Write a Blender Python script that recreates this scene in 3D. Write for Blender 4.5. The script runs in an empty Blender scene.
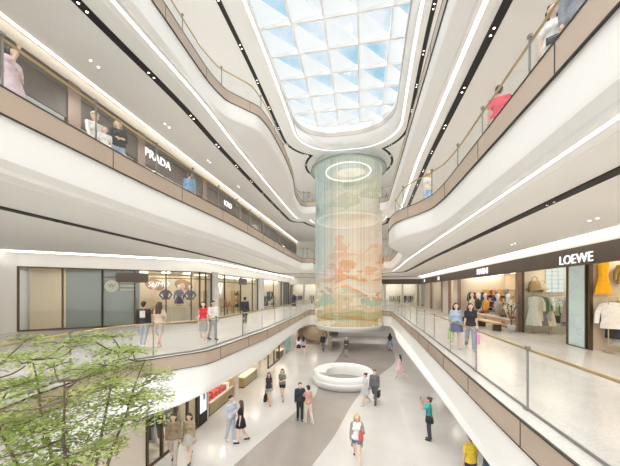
import bpy, bmesh, math, random
from mathutils import Vector, Matrix
random.seed(7)
PI = math.pi
scn = bpy.context.scene
COL = scn.collection
V = Vector
CAMZ = 6.0

# ------------------------------------------------------------------ materials
def new_mat(name):
    m = bpy.data.materials.new(name); m.use_nodes = True
    nt = m.node_tree; nt.nodes.clear()
    out = nt.nodes.new('ShaderNodeOutputMaterial')
    return m, nt, out

def pmat(name, col, rough=0.5, metal=0.0, noise=0.0, scale=8.0, spec=0.5, bump=0.0):
    m, nt, out = new_mat(name)
    b = nt.nodes.new('ShaderNodeBsdfPrincipled')
    b.inputs['Roughness'].default_value = rough
    b.inputs['Metallic'].default_value = metal
    b.inputs['Specular IOR Level'].default_value = spec
    b.inputs['Base Color'].default_value = (*col, 1)
    if noise > 0:
        tc = nt.nodes.new('ShaderNodeTexCoord')
        n = nt.nodes.new('ShaderNodeTexNoise'); n.inputs['Scale'].default_value = scale
        n.inputs['Detail'].default_value = 4
        nt.links.new(tc.outputs['Object'], n.inputs['Vector'])
        r = nt.nodes.new('ShaderNodeValToRGB')
        a = [max(0, c * (1 - noise)) for c in col]; z = [min(1, c * (1 + noise)) for c in col]
        r.color_ramp.elements[0].position = .3; r.color_ramp.elements[1].position = .7
        r.color_ramp.elements[0].color = (*a, 1); r.color_ramp.elements[1].color = (*z, 1)
        nt.links.new(n.outputs['Fac'], r.inputs['Fac'])
        nt.links.new(r.outputs['Color'], b.inputs['Base Color'])
    nt.links.new(b.outputs[0], out.inputs['Surface'])
    return m

def emat(name, col, s):
    m, nt, out = new_mat(name)
    e = nt.nodes.new('ShaderNodeEmission'); e.inputs[0].default_value = (*col, 1); e.inputs[1].default_value = s
    nt.links.new(e.outputs[0], out.inputs['Surface'])
    return m

def glassmat(name, tint, refl, haze=0.0, hazecol=(.9, .92, .92)):
    m, nt, out = new_mat(name)
    t = nt.nodes.new('ShaderNodeBsdfTransparent'); t.inputs[0].default_value = (*tint, 1)
    g = nt.nodes.new('ShaderNodeBsdfGlossy'); g.inputs['Roughness'].default_value = 0.03
    mx = nt.nodes.new('ShaderNodeMixShader'); mx.inputs[0].default_value = refl
    nt.links.new(t.outputs[0], mx.inputs[1]); nt.links.new(g.outputs[0], mx.inputs[2])
    last = mx
    if haze > 0:
        d = nt.nodes.new('ShaderNodeBsdfDiffuse'); d.inputs[0].default_value = (*hazecol, 1)
        m2 = nt.nodes.new('ShaderNodeMixShader'); m2.inputs[0].default_value = haze
        nt.links.new(mx.outputs[0], m2.inputs[1]); nt.links.new(d.outputs[0], m2.inputs[2]); last = m2
    nt.links.new(last.outputs[0], out.inputs['Surface'])
    return m

def transl(name, col, mix=.5):
    m, nt, out = new_mat(name)
    d = nt.nodes.new('ShaderNodeBsdfDiffuse'); d.inputs[0].default_value = (*col, 1)
    t = nt.nodes.new('ShaderNodeBsdfTranslucent'); t.inputs[0].default_value = (*col, 1)
    mx = nt.nodes.new('ShaderNodeMixShader'); mx.inputs[0].default_value = mix
    nt.links.new(d.outputs[0], mx.inputs[1]); nt.links.new(t.outputs[0], mx.inputs[2])
    nt.links.new(mx.outputs[0], out.inputs['Surface'])
    return m

M = {}
M['white'] = pmat('white_plaster', (.90, .895, .885), .55, noise=.01, scale=.6)
M['soffit'] = pmat('soffit_paint', (.88, .87, .845), .6, noise=.01, scale=.5)
M['band'] = pmat('champagne_metal', (.52, .42, .335), .4, .2, noise=.04, scale=1.2)
M['bandtrim'] = pmat('dark_trim', (.03, .028, .025), .5)
M['black'] = pmat('slot_black', (.012, .011, .010), .6)
M['steel'] = pmat('post_steel', (.27, .26, .24), .4, .5)
M['brass'] = pmat('rail_brass', (.50, .38, .20), .32, .7)
M['glass'] = glassmat('balustrade_glass', (.985, .992, .99), .035, .015)
M['shopglass'] = glassmat('shop_glass', (.95, .965, .95), .035, .01)
M['skyglass'] = glassmat('roof_glass', (.97, .985, .99), .03)
M['fascia'] = pmat('shop_fascia_brown', (.135, .108, .09), .45, .1, noise=.06, scale=2)
M['bronze'] = pmat('bronze_pillar', (.30, .215, .175), .4, .3, noise=.05)
M['frame'] = pmat('bronze_frame', (.10, .07, .04), .4, .5)
M['gold'] = pmat('gold_frame', (.42, .33, .17), .35, .6, noise=.1, scale=3)
M['cove'] = emat('cove_light', (1, .97, .92), 1.5)
M['warmcove'] = emat('warm_cove_light', (1, .95, .86), 2.8)
M['lamp'] = emat('spot_lamp', (1, .80, .56), 7)
M['lampwhite'] = emat('spot_lamp_white', (1, .97, .92), 6)
M['signlit'] = emat('lit_letters', (1, .98, .95), 1.0)
M['shoplight'] = emat('shop_ceiling_light', (1, .87, .66), 4.6)
M['shoplightcool'] = emat('shop_ceiling_light_cool', (1, .95, .88), 3.2)
M['beige'] = pmat('beige_wall', (.66, .55, .41), .6, noise=.03, scale=1)
M['palewall'] = pmat('pale_wall', (.70, .64, .56), .6, noise=.02, scale=1)
M['greywall'] = pmat('grey_column', (.50, .49, .48), .5, noise=.02)
M['greyglass'] = pmat('grey_glazed_panel', (.23, .26, .22), .2, noise=.05, scale=1)
M['wood'] = pmat('oak_wood', (.52, .36, .21), .45, noise=.12, scale=5)
M['darkwood'] = pmat('walnut_wood', (.18, .11, .07), .45, noise=.12, scale=5)
M['fabric_white'] = transl('roof_sail', (.76, .77, .78), .5)
M['rimstone'] = pmat('rim_metal', (.60, .55, .50), .4, .1, noise=.03)
M['leaf'] = None
M['bark'] = pmat('bark', (.16, .115, .085), .8, noise=.2, scale=9)
M['skin'] = pmat('skin', (.66, .42, .31), .55, noise=.03, scale=20)
M['skin2'] = pmat('skin_light', (.74, .52, .41), .55, noise=.03, scale=20)
M['hairblack'] = pmat('hair_black', (.02, .016, .014), .5, noise=.3, scale=30)
M['hairbrown'] = pmat('hair_brown', (.075, .04, .025), .5, noise=.3, scale=30)
M['hairblond'] = pmat('hair_blond', (.52, .36, .16), .5, noise=.2, scale=30)
M['eye'] = pmat('eye_dark', (.02, .015, .012), .3)
M['lip'] = pmat('lip', (.5, .16, .14), .5)

_cc = {}
def cloth(col, rough=.8):
    k = tuple(round(c, 3) for c in col)
    if k not in _cc:
        _cc[k] = pmat('cloth_%d' % len(_cc), k, rough, noise=.10, scale=14, spec=.2)
    return _cc[k]

def floor_mat(name, c1, c2, rough=.16):
    m, nt, out = new_mat(name)
    b = nt.nodes.new('ShaderNodeBsdfPrincipled')
    tc = nt.nodes.new('ShaderNodeTexCoord')
    n1 = nt.nodes.new('ShaderNodeTexNoise'); n1.inputs['Scale'].default_value = 26; n1.inputs['Detail'].default_value = 5
    n2 = nt.nodes.new('ShaderNodeTexNoise'); n2.inputs['Scale'].default_value = .5; n2.inputs['Detail'].default_value = 3
    nt.links.new(tc.outputs['Object'], n1.inputs['Vector']); nt.links.new(tc.outputs['Object'], n2.inputs['Vector'])
    ad = nt.nodes.new('ShaderNodeMath'); ad.operation = 'MULTIPLY_ADD'
    nt.links.new(n2.outputs['Fac'], ad.inputs[0]); ad.inputs[1].default_value = .5
    sc = nt.nodes.new('ShaderNodeMath'); sc.operation = 'MULTIPLY'; sc.inputs[1].default_value = .5
    nt.links.new(n1.outputs['Fac'], sc.inputs[0]); nt.links.new(sc.outputs[0], ad.inputs[2])
    r = nt.nodes.new('ShaderNodeValToRGB')
    r.color_ramp.elements[0].position = .36; r.color_ramp.elements[1].position = .62
    r.color_ramp.elements[0].color = (*c1, 1); r.color_ramp.elements[1].color = (*c2, 1)
    nt.links.new(ad.outputs[0], r.inputs['Fac']); nt.links.new(r.outputs['Color'], b.inputs['Base Color'])
    b.inputs['Roughness'].default_value = rough; b.inputs['Specular IOR Level'].default_value = .5
    nt.links.new(b.outputs[0], out.inputs['Surface'])
    return m
M['stone'] = floor_mat('floor_stone', (.53, .505, .475), (.63, .605, .575))
M['inlay'] = floor_mat('inlay_stone', (.30, .265, .235), (.37, .33, .295))
M['galfloor'] = floor_mat('gallery_stone', (.48, .46, .435), (.61, .59, .56), .2)

# ------------------------------------------------------------------ mesh builder
class MB:
    def __init__(s): s.v = []; s.f = []; s.m = []
    def add(s, vs, fs, mi=0):
        o = len(s.v); s.v += [tuple(v) for v in vs]
        s.f += [tuple(i + o for i in f) for f in fs]; s.m += [mi] * len(fs); return s
    def box(s, c, d, rz=0, mi=0, mat=None):
        hx, hy, hz = d[0] / 2, d[1] / 2, d[2] / 2
        vs = [V((x, y, z)) for x in (-hx, hx) for y in (-hy, hy) for z in (-hz, hz)]
        R = mat if mat else Matrix.Rotation(rz, 3, 'Z')
        vs = [R @ v + V(c) for v in vs]
        return s.add(vs, [(0, 1, 3, 2), (4, 6, 7, 5), (0, 4, 5, 1), (2, 3, 7, 6), (0, 2, 6, 4), (1, 5, 7, 3)], mi)
    def bbox(s, a, b, mi=0):
        return s.box([(a[i] + b[i]) / 2 for i in range(3)], [abs(b[i] - a[i]) for i in range(3)], 0, mi)
    def tube(s, pts, rs, n=8, mi=0, cap=True):
        pts = [V(p) for p in pts]
        if not hasattr(rs, '__len__'): rs = [rs] * len(pts)
        rings = []; up = None
        for i, p in enumerate(pts):
            t = (pts[min(i + 1, len(pts) - 1)] - pts[max(i - 1, 0)])
            t = t.normalized() if t.length > 1e-9 else V((0, 0, 1))
            if up is None:
                up = V((0, 0, 1)) if abs(t.z) < .9 else V((1, 0, 0))
            a = t.cross(up).normalized(); b = a.cross(t).normalized(); up = b if abs(t.dot(b)) < .9 else up
            rings.append([p + (a * math.cos(2 * PI * k / n) + b * math.sin(2 * PI * k / n)) * rs[i] for k in range(n)])
        vs = [v for r in rings for v in r]; fs = []
        for i in range(len(pts) - 1):
            for k in range(n):
                k2 = (k + 1) % n
                fs.append((i * n + k, i * n + k2, (i + 1) * n + k2, (i + 1) * n + k))
        if cap:
            fs.append(tuple(range(n))); fs.append(tuple((len(pts) - 1) * n + k for k in reversed(range(n))))
        return s.add(vs, fs, mi)
    def lathe(s, prof, c=(0, 0, 0), n=32, mi=0, sx=1, sy=1):
        vs = []; fs = []
        for r, z in prof:
            for k in range(n):
                a = 2 * PI * k / n
                vs.append((c[0] + r * sx * math.cos(a), c[1] + r * sy * math.sin(a), c[2] + z))
        for i in range(len(prof) - 1):
            for k in range(n):
                k2 = (k + 1) % n
                fs.append((i * n + k, i * n + k2, (i + 1) * n + k2, (i + 1) * n + k))
        return s.add(vs, fs, mi)
    def sphere(s, c, r, n=12, mi=0, sz=1, sx=1, sy=1):
        m = max(4, n // 2)
        prof = [(max(1e-4, math.sin(PI * i / m)) * r, -math.cos(PI * i / m) * r * sz) for i in range(m + 1)]
        return s.lathe(prof, c, n, mi, sx, sy)
    def prism(s, poly, z0, z1, mi=0):
        n = len(poly)
        vs = [(x, y, z0) for x, y in poly] + [(x, y, z1) for x, y in poly]
        fs = [tuple(reversed(range(n))), tuple(range(n, 2 * n))] + [(i, (i + 1) % n, n + (i + 1) % n, n + i) for i in range(n)]
        return s.add(vs, fs, mi)
    def loft(s, rows, mi=0, closed=False):
        n = len(rows[0]); vs = [v for r in rows for v in r]; fs = []
        R = len(rows)
        for i in range(R if closed else R - 1):
            j = (i + 1) % R
            for k in range(n - 1):
                fs.append((i * n + k, i * n + k + 1, j * n + k + 1, j * n + k))
        return s.add(vs, fs, mi)
    def mesh(s, name, mats, smooth=False):
        me = bpy.data.meshes.new(name); me.from_pydata(s.v, [], s.f)
        for m in (mats if isinstance(mats, (list, tuple)) else [mats]): me.materials.append(m)
        me.polygons.foreach_set('material_index', s.m)
        if smooth: me.polygons.foreach_set('use_smooth', [True] * len(s.f))
        me.update()
        return me
    def build(s, name, mats, parent=None, smooth=False, fixn=True):
        me = s.mesh(name, mats, smooth)
        if fixn:
            bm = bmesh.new(); bm.from_mesh(me); bmesh.ops.recalc_face_normals(bm, faces=bm.faces); bm.to_mesh(me); bm.free()
        o = bpy.data.objects.new(name, me); COL.objects.link(o)
        if parent: o.parent = parent
        return o

def thing(name, label, cat, loc=(0, 0, 0), rz=0, group=None):
    o = bpy.data.objects.new(name, None); COL.objects.link(o)
    o.location = loc; o.rotation_euler = (0, 0, rz); o.empty_display_size = .2
    o['label'] = label; o['category'] = cat
    if group: o['group'] = group
    return o
def tag(o, label, cat, group=None):
    o['label'] = label; o['category'] = cat
    if group: o['group'] = group
    return o
def struct(o, label=None, cat=None):
    o['kind'] = 'structure'
    if label: o['label'] = label
    if cat: o['category'] = cat
    return o
def copy_tree(o, parent=None):
    c = o.copy(); COL.objects.link(c); c.parent = parent
    for ch in o.children: copy_tree(ch, c)
    return c
def text(body, size, loc, rot, mat, name='lettering', parent=None, extrude=.02, shear=0):
    cu = bpy.data.curves.new(name, 'FONT'); cu.body = body; cu.size = size; cu.extrude = extrude; cu.shear = shear
    cu.align_x = 'CENTER'; cu.align_y = 'CENTER'; cu.resolution_u = 4; cu.offset = -.006 * size
    t = bpy.data.objects.new('tmp', cu); COL.objects.link(t)
    me = bpy.data.meshes.new_from_object(t.evaluated_get(bpy.context.evaluated_depsgraph_get()))
    bpy.data.objects.remove(t); bpy.data.curves.remove(cu)
    me.materials.clear(); me.materials.append(mat)
    o = bpy.data.objects.new(name, me); COL.objects.link(o); o.location = loc; o.rotation_euler = rot
    if parent: o.parent = parent
    return o

# ------------------------------------------------------------------ gallery paths
def interp(cps, y):
    """smooth monotone interpolation of X through (Y, X) control points"""
    if y <= cps[0][0]: return cps[0][1]
    if y >= cps[-1][0]: return cps[-1][1]
    n = len(cps)
    for i in range(n - 1):
        if cps[i][0] <= y <= cps[i + 1][0]: break
    def sl(k):
        if k == 0 or k == n - 1: return 0.0
        a = (cps[k][1] - cps[k - 1][1]) / (cps[k][0] - cps[k - 1][0]); b = (cps[k + 1][1] - cps[k][1]) / (cps[k + 1][0] - cps[k][0])
        return 0.0 if a * b <= 0 else 2 * a * b / (a + b)
    h = cps[i + 1][0] - cps[i][0]; t = (y - cps[i][0]) / h
    m0, m1 = sl(i) * h, sl(i + 1) * h
    return ((2 * t**3 - 3 * t**2 + 1) * cps[i][1] + (t**3 - 2 * t**2 + t) * m0 + (-2 * t**3 + 3 * t**2) * cps[i + 1][1] + (t**3 - t**2) * m1)

YB = -7.0
NC = (-1.35, 29.6)          # axis of the thread installation
NS, NK, NE, NN = 180, 14, 10, 40
def upath(L, R, Ye, rc, rn, dl=0, dr=0, de=0):
    """U-shaped edge: down the left side, round the far end with a notch about the installation, back on the right.
    dl, dr, de push the left, right and far runs outward."""
    if rn: rn += de
    ye = Ye + de; rc = rc + min(dl, dr) * 0.5
    lx = lambda y: interp(L, y) - dl
    rx = lambda y: interp(R, y) + dr
    ys = [YB + (ye - rc - YB) * i / (NS - 1) for i in range(NS)]
    pl = [(lx(y), y) for y in ys]; pr = [(rx(y), y) for y in ys]
    xl, xr = pl[-1][0], pr[-1][0]
    ca = [(xl + rc - rc * math.cos(a), ye - rc + rc * math.sin(a)) for a in [PI / 2 * (i + 1) / NK for i in range(NK)]]
    cb = [(xr - rc + rc * math.cos(a), ye - rc + rc * math.sin(a)) for a in [PI / 2 * (i + 1) / NK for i in range(NK)]]
    if rn:
        hd = NC[1] - ye
        half = math.sqrt(max(.2, rn * rn - hd * hd))
        xa, xb = NC[0] - half, NC[0] + half
        if xa < ca[-1][0] + .05: xa = ca[-1][0] + .05
        if xb > cb[-1][0] - .05: xb = cb[-1][0] - .05
        aa = math.atan2(ye - NC[1], xa - NC[0]); ab = math.atan2(ye - NC[1], xb - NC[0])
        if aa < 0: aa += 2 * PI
        ra = math.hypot(ye - NC[1], xa - NC[0]); rb = math.hypot(ye - NC[1], xb - NC[0])
        arc = []
        for i in range(NN):
            t = i / (NN - 1); a = aa + (ab - aa) * t; bl = min(1, 6 * min(t, 1 - t)); e = ra if t < .5 else rb
            r = e + (rn - e) * bl
            arc.append((NC[0] + r * math.cos(a), NC[1] + r * math.sin(a)))
        e1 = [(ca[-1][0] + (arc[0][0] - ca[-1][0]) * (i + 1) / (NE + 1), ye) for i in range(NE)]
        e2 = [(arc[-1][0] + (cb[-1][0] - arc[-1][0]) * (i + 1) / (NE + 1), ye) for i in range(NE)]
        mid = e1 + arc + e2
    else:
        n = NE * 2 + NN
        mid = [(ca[-1][0] + (cb[-1][0] - ca[-1][0]) * (i + 1) / (n + 1), ye) for i in range(n)]
    return pl + ca + mid + cb[::-1] + pr[::-1]
def outer(path, XL, XR, YF):
    out = []
    for i, (x, y) in enumerate(path):
        if i < NS: out.append((XL, y if i < NS - 1 else YF))
        elif i >= len(path) - NS: out.append((XR, y if i > len(path) - NS else YF))
        else: out.append((x, YF))
    return out
def at(path, z): return [(x, y, z) for x, y in path]

XO_L, XO_R, YF = -18.0, 13.0, 47.0
# (Y, X) control points
L2 = ([(-8, -6.4), (3, -6.45), (5, -6.75), (7, -6.9), (8, -6.3), (9.3, -5.45), (11, -5.35), (15, -5.2), (22, -5.4), (28, -5.6)],
      [(-8, 2.65), (5, 2.67), (10, 2.8), (17, 3.0), (28, 3.15)], 30.0, .6, 3.75)
S1 = ([(-8, -6.1), (3, -6.2), (5, -6.4), (6.8, -6.3), (8, -5.75), (9.9, -5.43), (14.4, -5.24), (19.5, -5.64), (24.5, -6.3), (28, -6.4)],
      [(-8, 2.62), (10, 2.68), (20, 2.62), (28, 3.0)], 29.6, .6, 3.85)
L3 = ([(-8, -5.95), (6, -6.0), (12, -5.8), (20, -6.0), (28, -6.15)],
      [(-8, 2.66), (9, 2.68), (10.3, 2.6), (11.3, 2.25), (12.2, 1.7), (13, 1.45), (14.3, 1.38), (16, 1.9), (18, 2.5), (20, 2.7), (28, 2.9)], 28.7, .6, 3.75)
S2 = ([(-8, -6.1), (6, -6.15), (13.5, -6.2), (20, -6.5), (28, -6.9)],
      [(-8, 2.82), (17, 2.84), (28, 3.1)], 30.6, .7, 3.85)
L4 = ([(-8, -6.1), (7, -6.12), (10.2, -6.2), (11.4, -6.05), (12.2, -5.5), (13, -4.95), (14.4, -4.8), (16.2, -4.82), (20, -5.1), (25, -5.9), (28, -5.95)],
      [(-8, 2.5), (28, 2.6)], 27.6, .75, 3.75)
S3 = ([(-8, -6.3), (6, -6.3), (10, -6.2), (14, -6.36), (28, -6.55)],
      [(-8, 3.04), (16, 3.1), (22, 3.3), (28, 3.5)], 29.0, 1.0, 3.85)
S4 = ([(-8, -5.05), (14, -5.1), (22, -5.3), (26, -5.4)], [(-8, 2.55), (13, 2.6), (23, 3.0), (26, 3.1)], 26.0, 3.4, 0)
RIM = ([(-8, -5.65), (26, -5.65)], [(-8, 2.45), (14, 2.48), (23, 2.75), (26, 2.8)], 25.3, 3.3, 0)
F2, F3, F4 = 3.83, 9.46, 15.09
Z1, Z2, Z3, Z4 = 2.32, 8.05, 13.70, 19.35

def offset_line(p, d):
    out = []
    for i in range(len(p)):
        a, b = p[max(i - 1, 0)], p[min(i + 1, len(p) - 1)]
        l = math.hypot(b[0] - a[0], b[1] - a[1]) or 1
        out.append((p[i][0] - (b[1] - a[1]) / l * d, p[i][1] + (b[0] - a[0]) / l * d))
    return out

def gallery(F, S, A, B, tier, slot=None, ceilname='ceiling'):
    """floor, metal band, white fascia, cove lip and soffit of one gallery"""
    pa = upath(*A); pb = upath(*B)
    po = outer(pa, XO_L, XO_R, YF)
    struct(MB().loft([at(po, F), at(pa, F)]).build('floor', M['galfloor']))
    # metal band with dark trim lines
    pin = upath(*A, dl=.02, dr=.02, de=.02); pot = upath(*A, dl=-.035, dr=-.035, de=-.035)
    struct(MB().loft([at(pa, F + .004), at(pot, F + .004), at(pot, F - .46), at(pin, F - .46)]).build('trim_1', M['band'], smooth=False))
    pt = upath(*A, dl=-.045, dr=-.045, de=-.045)
    struct(MB().loft([at(pa, F + .012), at(pt, F + .012), at(pt, F - .014), at(pa, F - .014)]).loft([at(pt, F - .455), at(pt, F - .475), at(pin, F - .475)]).build('trim_2', M['bandtrim']))
    # panel seams of the band
    sm = MB(); acc = 0
    for i in range(1, len(pot)):
        acc += math.dist(pot[i], pot[i - 1])
        if acc > 2.4:
            acc = 0; a = math.atan2(pot[i][1] - pot[i - 1][1], pot[i][0] - pot[i - 1][0])
            sm.box((pot[i][0], pot[i][1], F - .23), (.012, .016, .44), a)
    struct(sm.build('trim_3', M['bandtrim']))
    # fascia down to the cove lip
    h = F - .46 - S
    mixp = lambda t: [(a[0] + (b[0] - a[0]) * t, a[1] + (b[1] - a[1]) * t) for a, b in zip(pa, pb)]
    rows = [at(pa, F - .46), at(pa, S + .30), at(mixp(.02), S + .24), at(mixp(.06), S + .20), at(mixp(.97), S + .09), at(pb, S + .06), at(pb, S)]
    b1 = upath(*B, dl=.12, dr=.12, de=.12); b2 = upath(*B, dl=.46, dr=.46, de=.46)
    rows += [at(b1, S), at(b1, S + .055)]
    fo = MB().loft(rows).build('wall_fascia', M['white'], smooth=False)
    for p in fo.data.polygons: p.use_smooth = True
    fo.data.set_sharp_from_angle(angle=math.radians(35)) if hasattr(fo.data, 'set_sharp_from_angle') else None
    struct(fo)
    struct(MB().loft([at(b1, S + .055), at(upath(*B, dl=.28, dr=.28, de=.28), S + .055)]).build('trim_4', M['cove']))
    rows = [at(upath(*B, dl=.28, dr=.28, de=.28), S + .055), at(b2, S + .03), at(b2, S + .02)]
    so = outer(pb, XO_L, XO_R, YF)
    sof = MB()
    if slot:
        sl, sr, se, w = slot
        c = upath(*B, dl=sl, dr=sr, de=se)
        s1, s2 = offset_line(c, -w / 2), offset_line(c, w / 2)
        struct(MB().loft([at(s1, S + .02), at(s1, S - .01), at(s2, S - .01), at(s2, S + .02)]).build('trim_5', M['black']))
        sof.loft(rows + [at(so, S + .02)])
        struct(sof.build(ceilname, M['soffit']))
        return c
    sof.loft(rows + [at(so, S + .02)])
    struct(sof.build(ceilname, M['soffit']))
    return None

gallery(F2, Z1, L2, S1, 2)
slot2 = gallery(F3, Z2, L3, S2, 3, (2.6, 1.5, 1.5, .25))
slot3 = gallery(F4, Z3, L4, S3, 4, (1.12, .76, 1.2, .25))

# --- top soffit and skylight rim
pb = upath(*S4); pr_ = upath(*RIM)
b1 = upath(*S4, dl=.12, dr=.12, de=.12); b2 = upath(*S4, dl=.46, dr=.46, de=.46)
o = MB().loft([at(pr_, 21.0), at(pr_, 20.55)]).build('trim_1', M['white']); struct(o)
rin = upath(*RIM, dl=-.05, dr=-.05, de=-.05)
struct(MB().loft([at(pr_, 20.58), at(rin, 20.58), at(rin, 20.2), at(pr_, 20.2)]).build('trim_2', M['rimstone']))
mixp = lambda t: [(a[0] + (b[0] - a[0]) * t, a[1] + (b[1] - a[1]) * t) for a, b in zip(pr_, pb)]
o = MB().loft([at(pr_, 20.2), at(mixp(.1), 19.9), at(mixp(.4), 19.62), at(mixp(.9), 19.45), at(pb, Z4 + .05), at(pb, Z4), at(b1, Z4), at(b1, Z4 + .055)]).build('wall_fascia', M['white'], smooth=True)
struct(o)
struct(MB().loft([at(b1, Z4 + .055), at(upath(*S4, dl=.28, dr=.28, de=.28), Z4 + .055)]).build('trim_3', M['cove']))
so = outer(pb, XO_L, XO_R, YF)
def slot4():
    """slot that follows the opening, then runs round the far side of the disc of the installation"""
    p = upath(*S4, dl=1.35, dr=.75, de=1.2)
    R = 4.5
    ins = [i for i, (x, y) in enumerate(p) if math.hypot(x - NC[0], y - NC[1]) < R]
    i0, i1 = ins[0], ins[-1]
    a0 = math.atan2(p[i0][1] - NC[1], p[i0][0] - NC[0]); a1 = math.atan2(p[i1][1] - NC[1], p[i1][0] - NC[0])
    if a0 < 0: a0 += 2 * PI
    arc = [(NC[0] + R * math.cos(a0 + (a1 - a0) * k / 60), NC[1] + R * math.sin(a0 + (a1 - a0) * k / 60)) for k in range(61)]
    return p[:i0] + arc + p[i1 + 1:]
slot5 = slot4()
sA, sB = offset_line(slot5, -.11), offset_line(slot5, .11)
struct(MB().loft([at(upath(*S4, dl=.28, dr=.28, de=.28), Z4 + .055), at(b2, Z4 + .02), at(so, Z4 + .02)]).build('ceiling', M['white']))
struct(MB().loft([at(sA, Z4 + .02), at(sA, Z4 - .01), at(sB, Z4 - .01), at(sB, Z4 + .02)]).build('trim_4', M['black']))
# roof deck above the top soffit keeps the daylight to the skylight opening
struct(MB().loft([at(pr_, 21.0), at(outer(pr_, XO_L, XO_R, YF), 21.0)]).build('ceiling_roof', M['white']))

# skylight: beams, glass, white triangular sails
gx = [-5.75 + 1.86 * i for i in range(6)]; gy = [1.35 + 1.955 * i for i in range(13)]
sky = bpy.data.objects.new('skylight', None); COL.objects.link(sky); struct(sky)
m = MB()
for x in gx: m.bbox((x - .035, gy[0], 21.0), (x + .035, gy[-1], 21.22))
m.build('rafter', M['white'], sky)
m = MB()
for y in gy: m.bbox((gx[0], y - .05, 20.98), (gx[-1], y + .05, 21.3))
m.build('crossbeam', M['white'], sky)
MB().bbox((gx[0], gy[0], 21.32), (gx[-1], gy[-1], 21.34)).build('roof_glazing', M['skyglass'], sky)
m = MB()
for i in range(5):
    for j in range(12):
        x0, x1, y0, y1 = gx[i] + .04, gx[i + 1] - .04, gy[j] + .055, gy[j + 1] - .055
        m.add([(x0, y0, 21.26), (x0, y1, 21.06), (x1, y1, 21.26), (x0, y0, 21.24), (x0, y1, 21.04), (x1, y1, 21.24)],
              [(0, 1, 2), (5, 4, 3), (0, 3, 4, 1), (1, 4, 5, 2), (2, 5, 3, 0)])
m.build('shade_sail', M['fabric_white'], sky, fixn=False)

# ------------------------------------------------------------------ balustrades
def balustrade(F, A, names, st=.3, step=2.4, ph=1.75):
    p = upath(*A, dl=st, dr=st, de=st); p2 = upath(*A, dl=st + .018, dr=st + .018, de=st + .018)
    pr = upath(*A, dl=st + .07, dr=st + .07, de=st + .07)
    n = len(p); cuts = [0, NS + NK, n - NS - NK, n - 1]
    for k in range(3):
        if not names[k]: continue
        a, b = cuts[k], cuts[k + 1]
        t = thing('glass_balustrade', names[k], 'railing')
        MB().tube(at(pr[a:b + 1], F + 1.09), .028, 8).build('handrail', M['brass'], t, smooth=True)
        MB().loft([[(x, y, F) for x, y in p[a:b + 1]], [(x, y, F + .05) for x, y in p[a:b + 1]], [(x, y, F + .05) for x, y in p2[a:b + 1]], [(x, y, F) for x, y in p2[a:b + 1]]]).build('base_channel', M['steel'], t)
        run = list(range(a, b + 1)) if k < 2 else list(range(b, a - 1, -1))      # side runs are set out from the near end
        idx = [run[0]]; acc = ph if k != 1 else 0
        for q0, i in zip(run[:-1], run[1:]):
            acc += math.dist(p[i], p[q0])
            if acc >= step: idx.append(i); acc -= step
        if run[-1] not in idx: idx.append(run[-1])
        idx.sort()
        for i, j in zip(idx[:-1], idx[1:]):
            seg, seg2 = p[i:j + 1], p2[i:j + 1]
            MB().loft([at(seg, F + .05), at(seg, F + 1.0), at(seg2, F + 1.0), at(seg2, F + .05)], closed=True).build('glass_panel', M['glass'], t)
        for i in idx[:-1] if k else idx:
            x, y = p2[i]; q = p[min(i + 1, n - 1)]; ang = math.atan2(q[1] - p[i][1], q[0] - p[i][0])
            po = MB().box((0, 0, .56), (.032, .024, 1.12)).box((0, -.01, .012), (.11, .09, .024)).build('post', M['steel'], t)
            po.location = (x, y, F); po.rotation_euler = (0, 0, ang)
            cl = MB().box((0, 0, 1.14), (.07, .06, .05)).build('clamp', M['steel'], po)
balustrade(F2, L2, ['curved glass balustrade with brass handrail beside the clothes shop window on the second floor',
                    'far glass balustrade bending round the thread curtain on the second floor',
                    'straight glass balustrade with brass handrail facing the brown LOEWE shop fascia'.replace('LOEWE ', 'second-floor ')])
balustrade(F3, L3, ['glass balustrade below the PRADA sign on the third floor'.replace('PRADA sign', 'white-lettered brown fascia'),
                    'far glass balustrade bending round the thread curtain on the third floor',
                    'glass balustrade with an S-bend beside the red-shirted person on the third floor'], step=1.8, ph=.0)
balustrade(F4, L4, ['wavy glass balustrade on the champagne-edged top gallery under the skylight',
                    'far glass balustrade behind the top of the thread curtain',
                    'top-gallery glass balustrade highest above the red-shirted person'], ph=.7)

# ------------------------------------------------------------------ downlights
def downlight_pair():
    r = thing('twin_downlight', '', 'light')
    for s in (-1, 1):
        c = MB().lathe([(.042, .0), (.05, -.012), (.05, .05), (.04, .05)], (0, s * .12, 0), 12).build('housing', M['black'], r)
        MB().lathe([(.0001, .0), (.032, .0)], (0, s * .12, .004), 12).build('lamp', M['lamp'], c)
    return r
DL = downlight_pair(); used = [0]
def pair_at(x, y, z, ang, label, group):
    o = DL if not used[0] else copy_tree(DL)
    used[0] = 1
    o.location = (x, y, z); o.rotation_euler = (0, 0, ang)
    o['label'] = label; o['group'] = group
def slot_lights(path, z, step, left, right, y0=3.0, first=.6, zo=-.02):
    acc = step * first
    for i in range(1, len(path)):
        if path[i][1] < y0: continue
        acc += math.dist(path[i], path[i - 1])
        if acc >= step:
            acc = 0; (x, y), (u, v) = path[i], path[i - 1]
            lb = left if i < len(path) / 2 else right
            pair_at(x, y, z + zo, math.atan2(y - v, x - u) - PI / 2, lb, 'spotlights: ' + lb)
slot_lights(slot2, Z2, 2.6, 'twin spotlight in the black ceiling slot above the left clothes shop walkway', 'twin spotlight in the long black ceiling slot before the brown shop fascia')
slot_lights(slot3, Z3, 2.4, 'twin spotlight in the black ceiling slot across the third-floor gallery with the brown fascia', 'twin spotlight in the black ceiling slot above the red-shirted person')
slot_lights(slot5, Z4, 2.4, 'twin spotlight in the top black slot along the wavy-gallery side of the skylight', 'twin spotlight in the top black slot on the straight side of the skylight', zo=-.02)
SP = None
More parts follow.
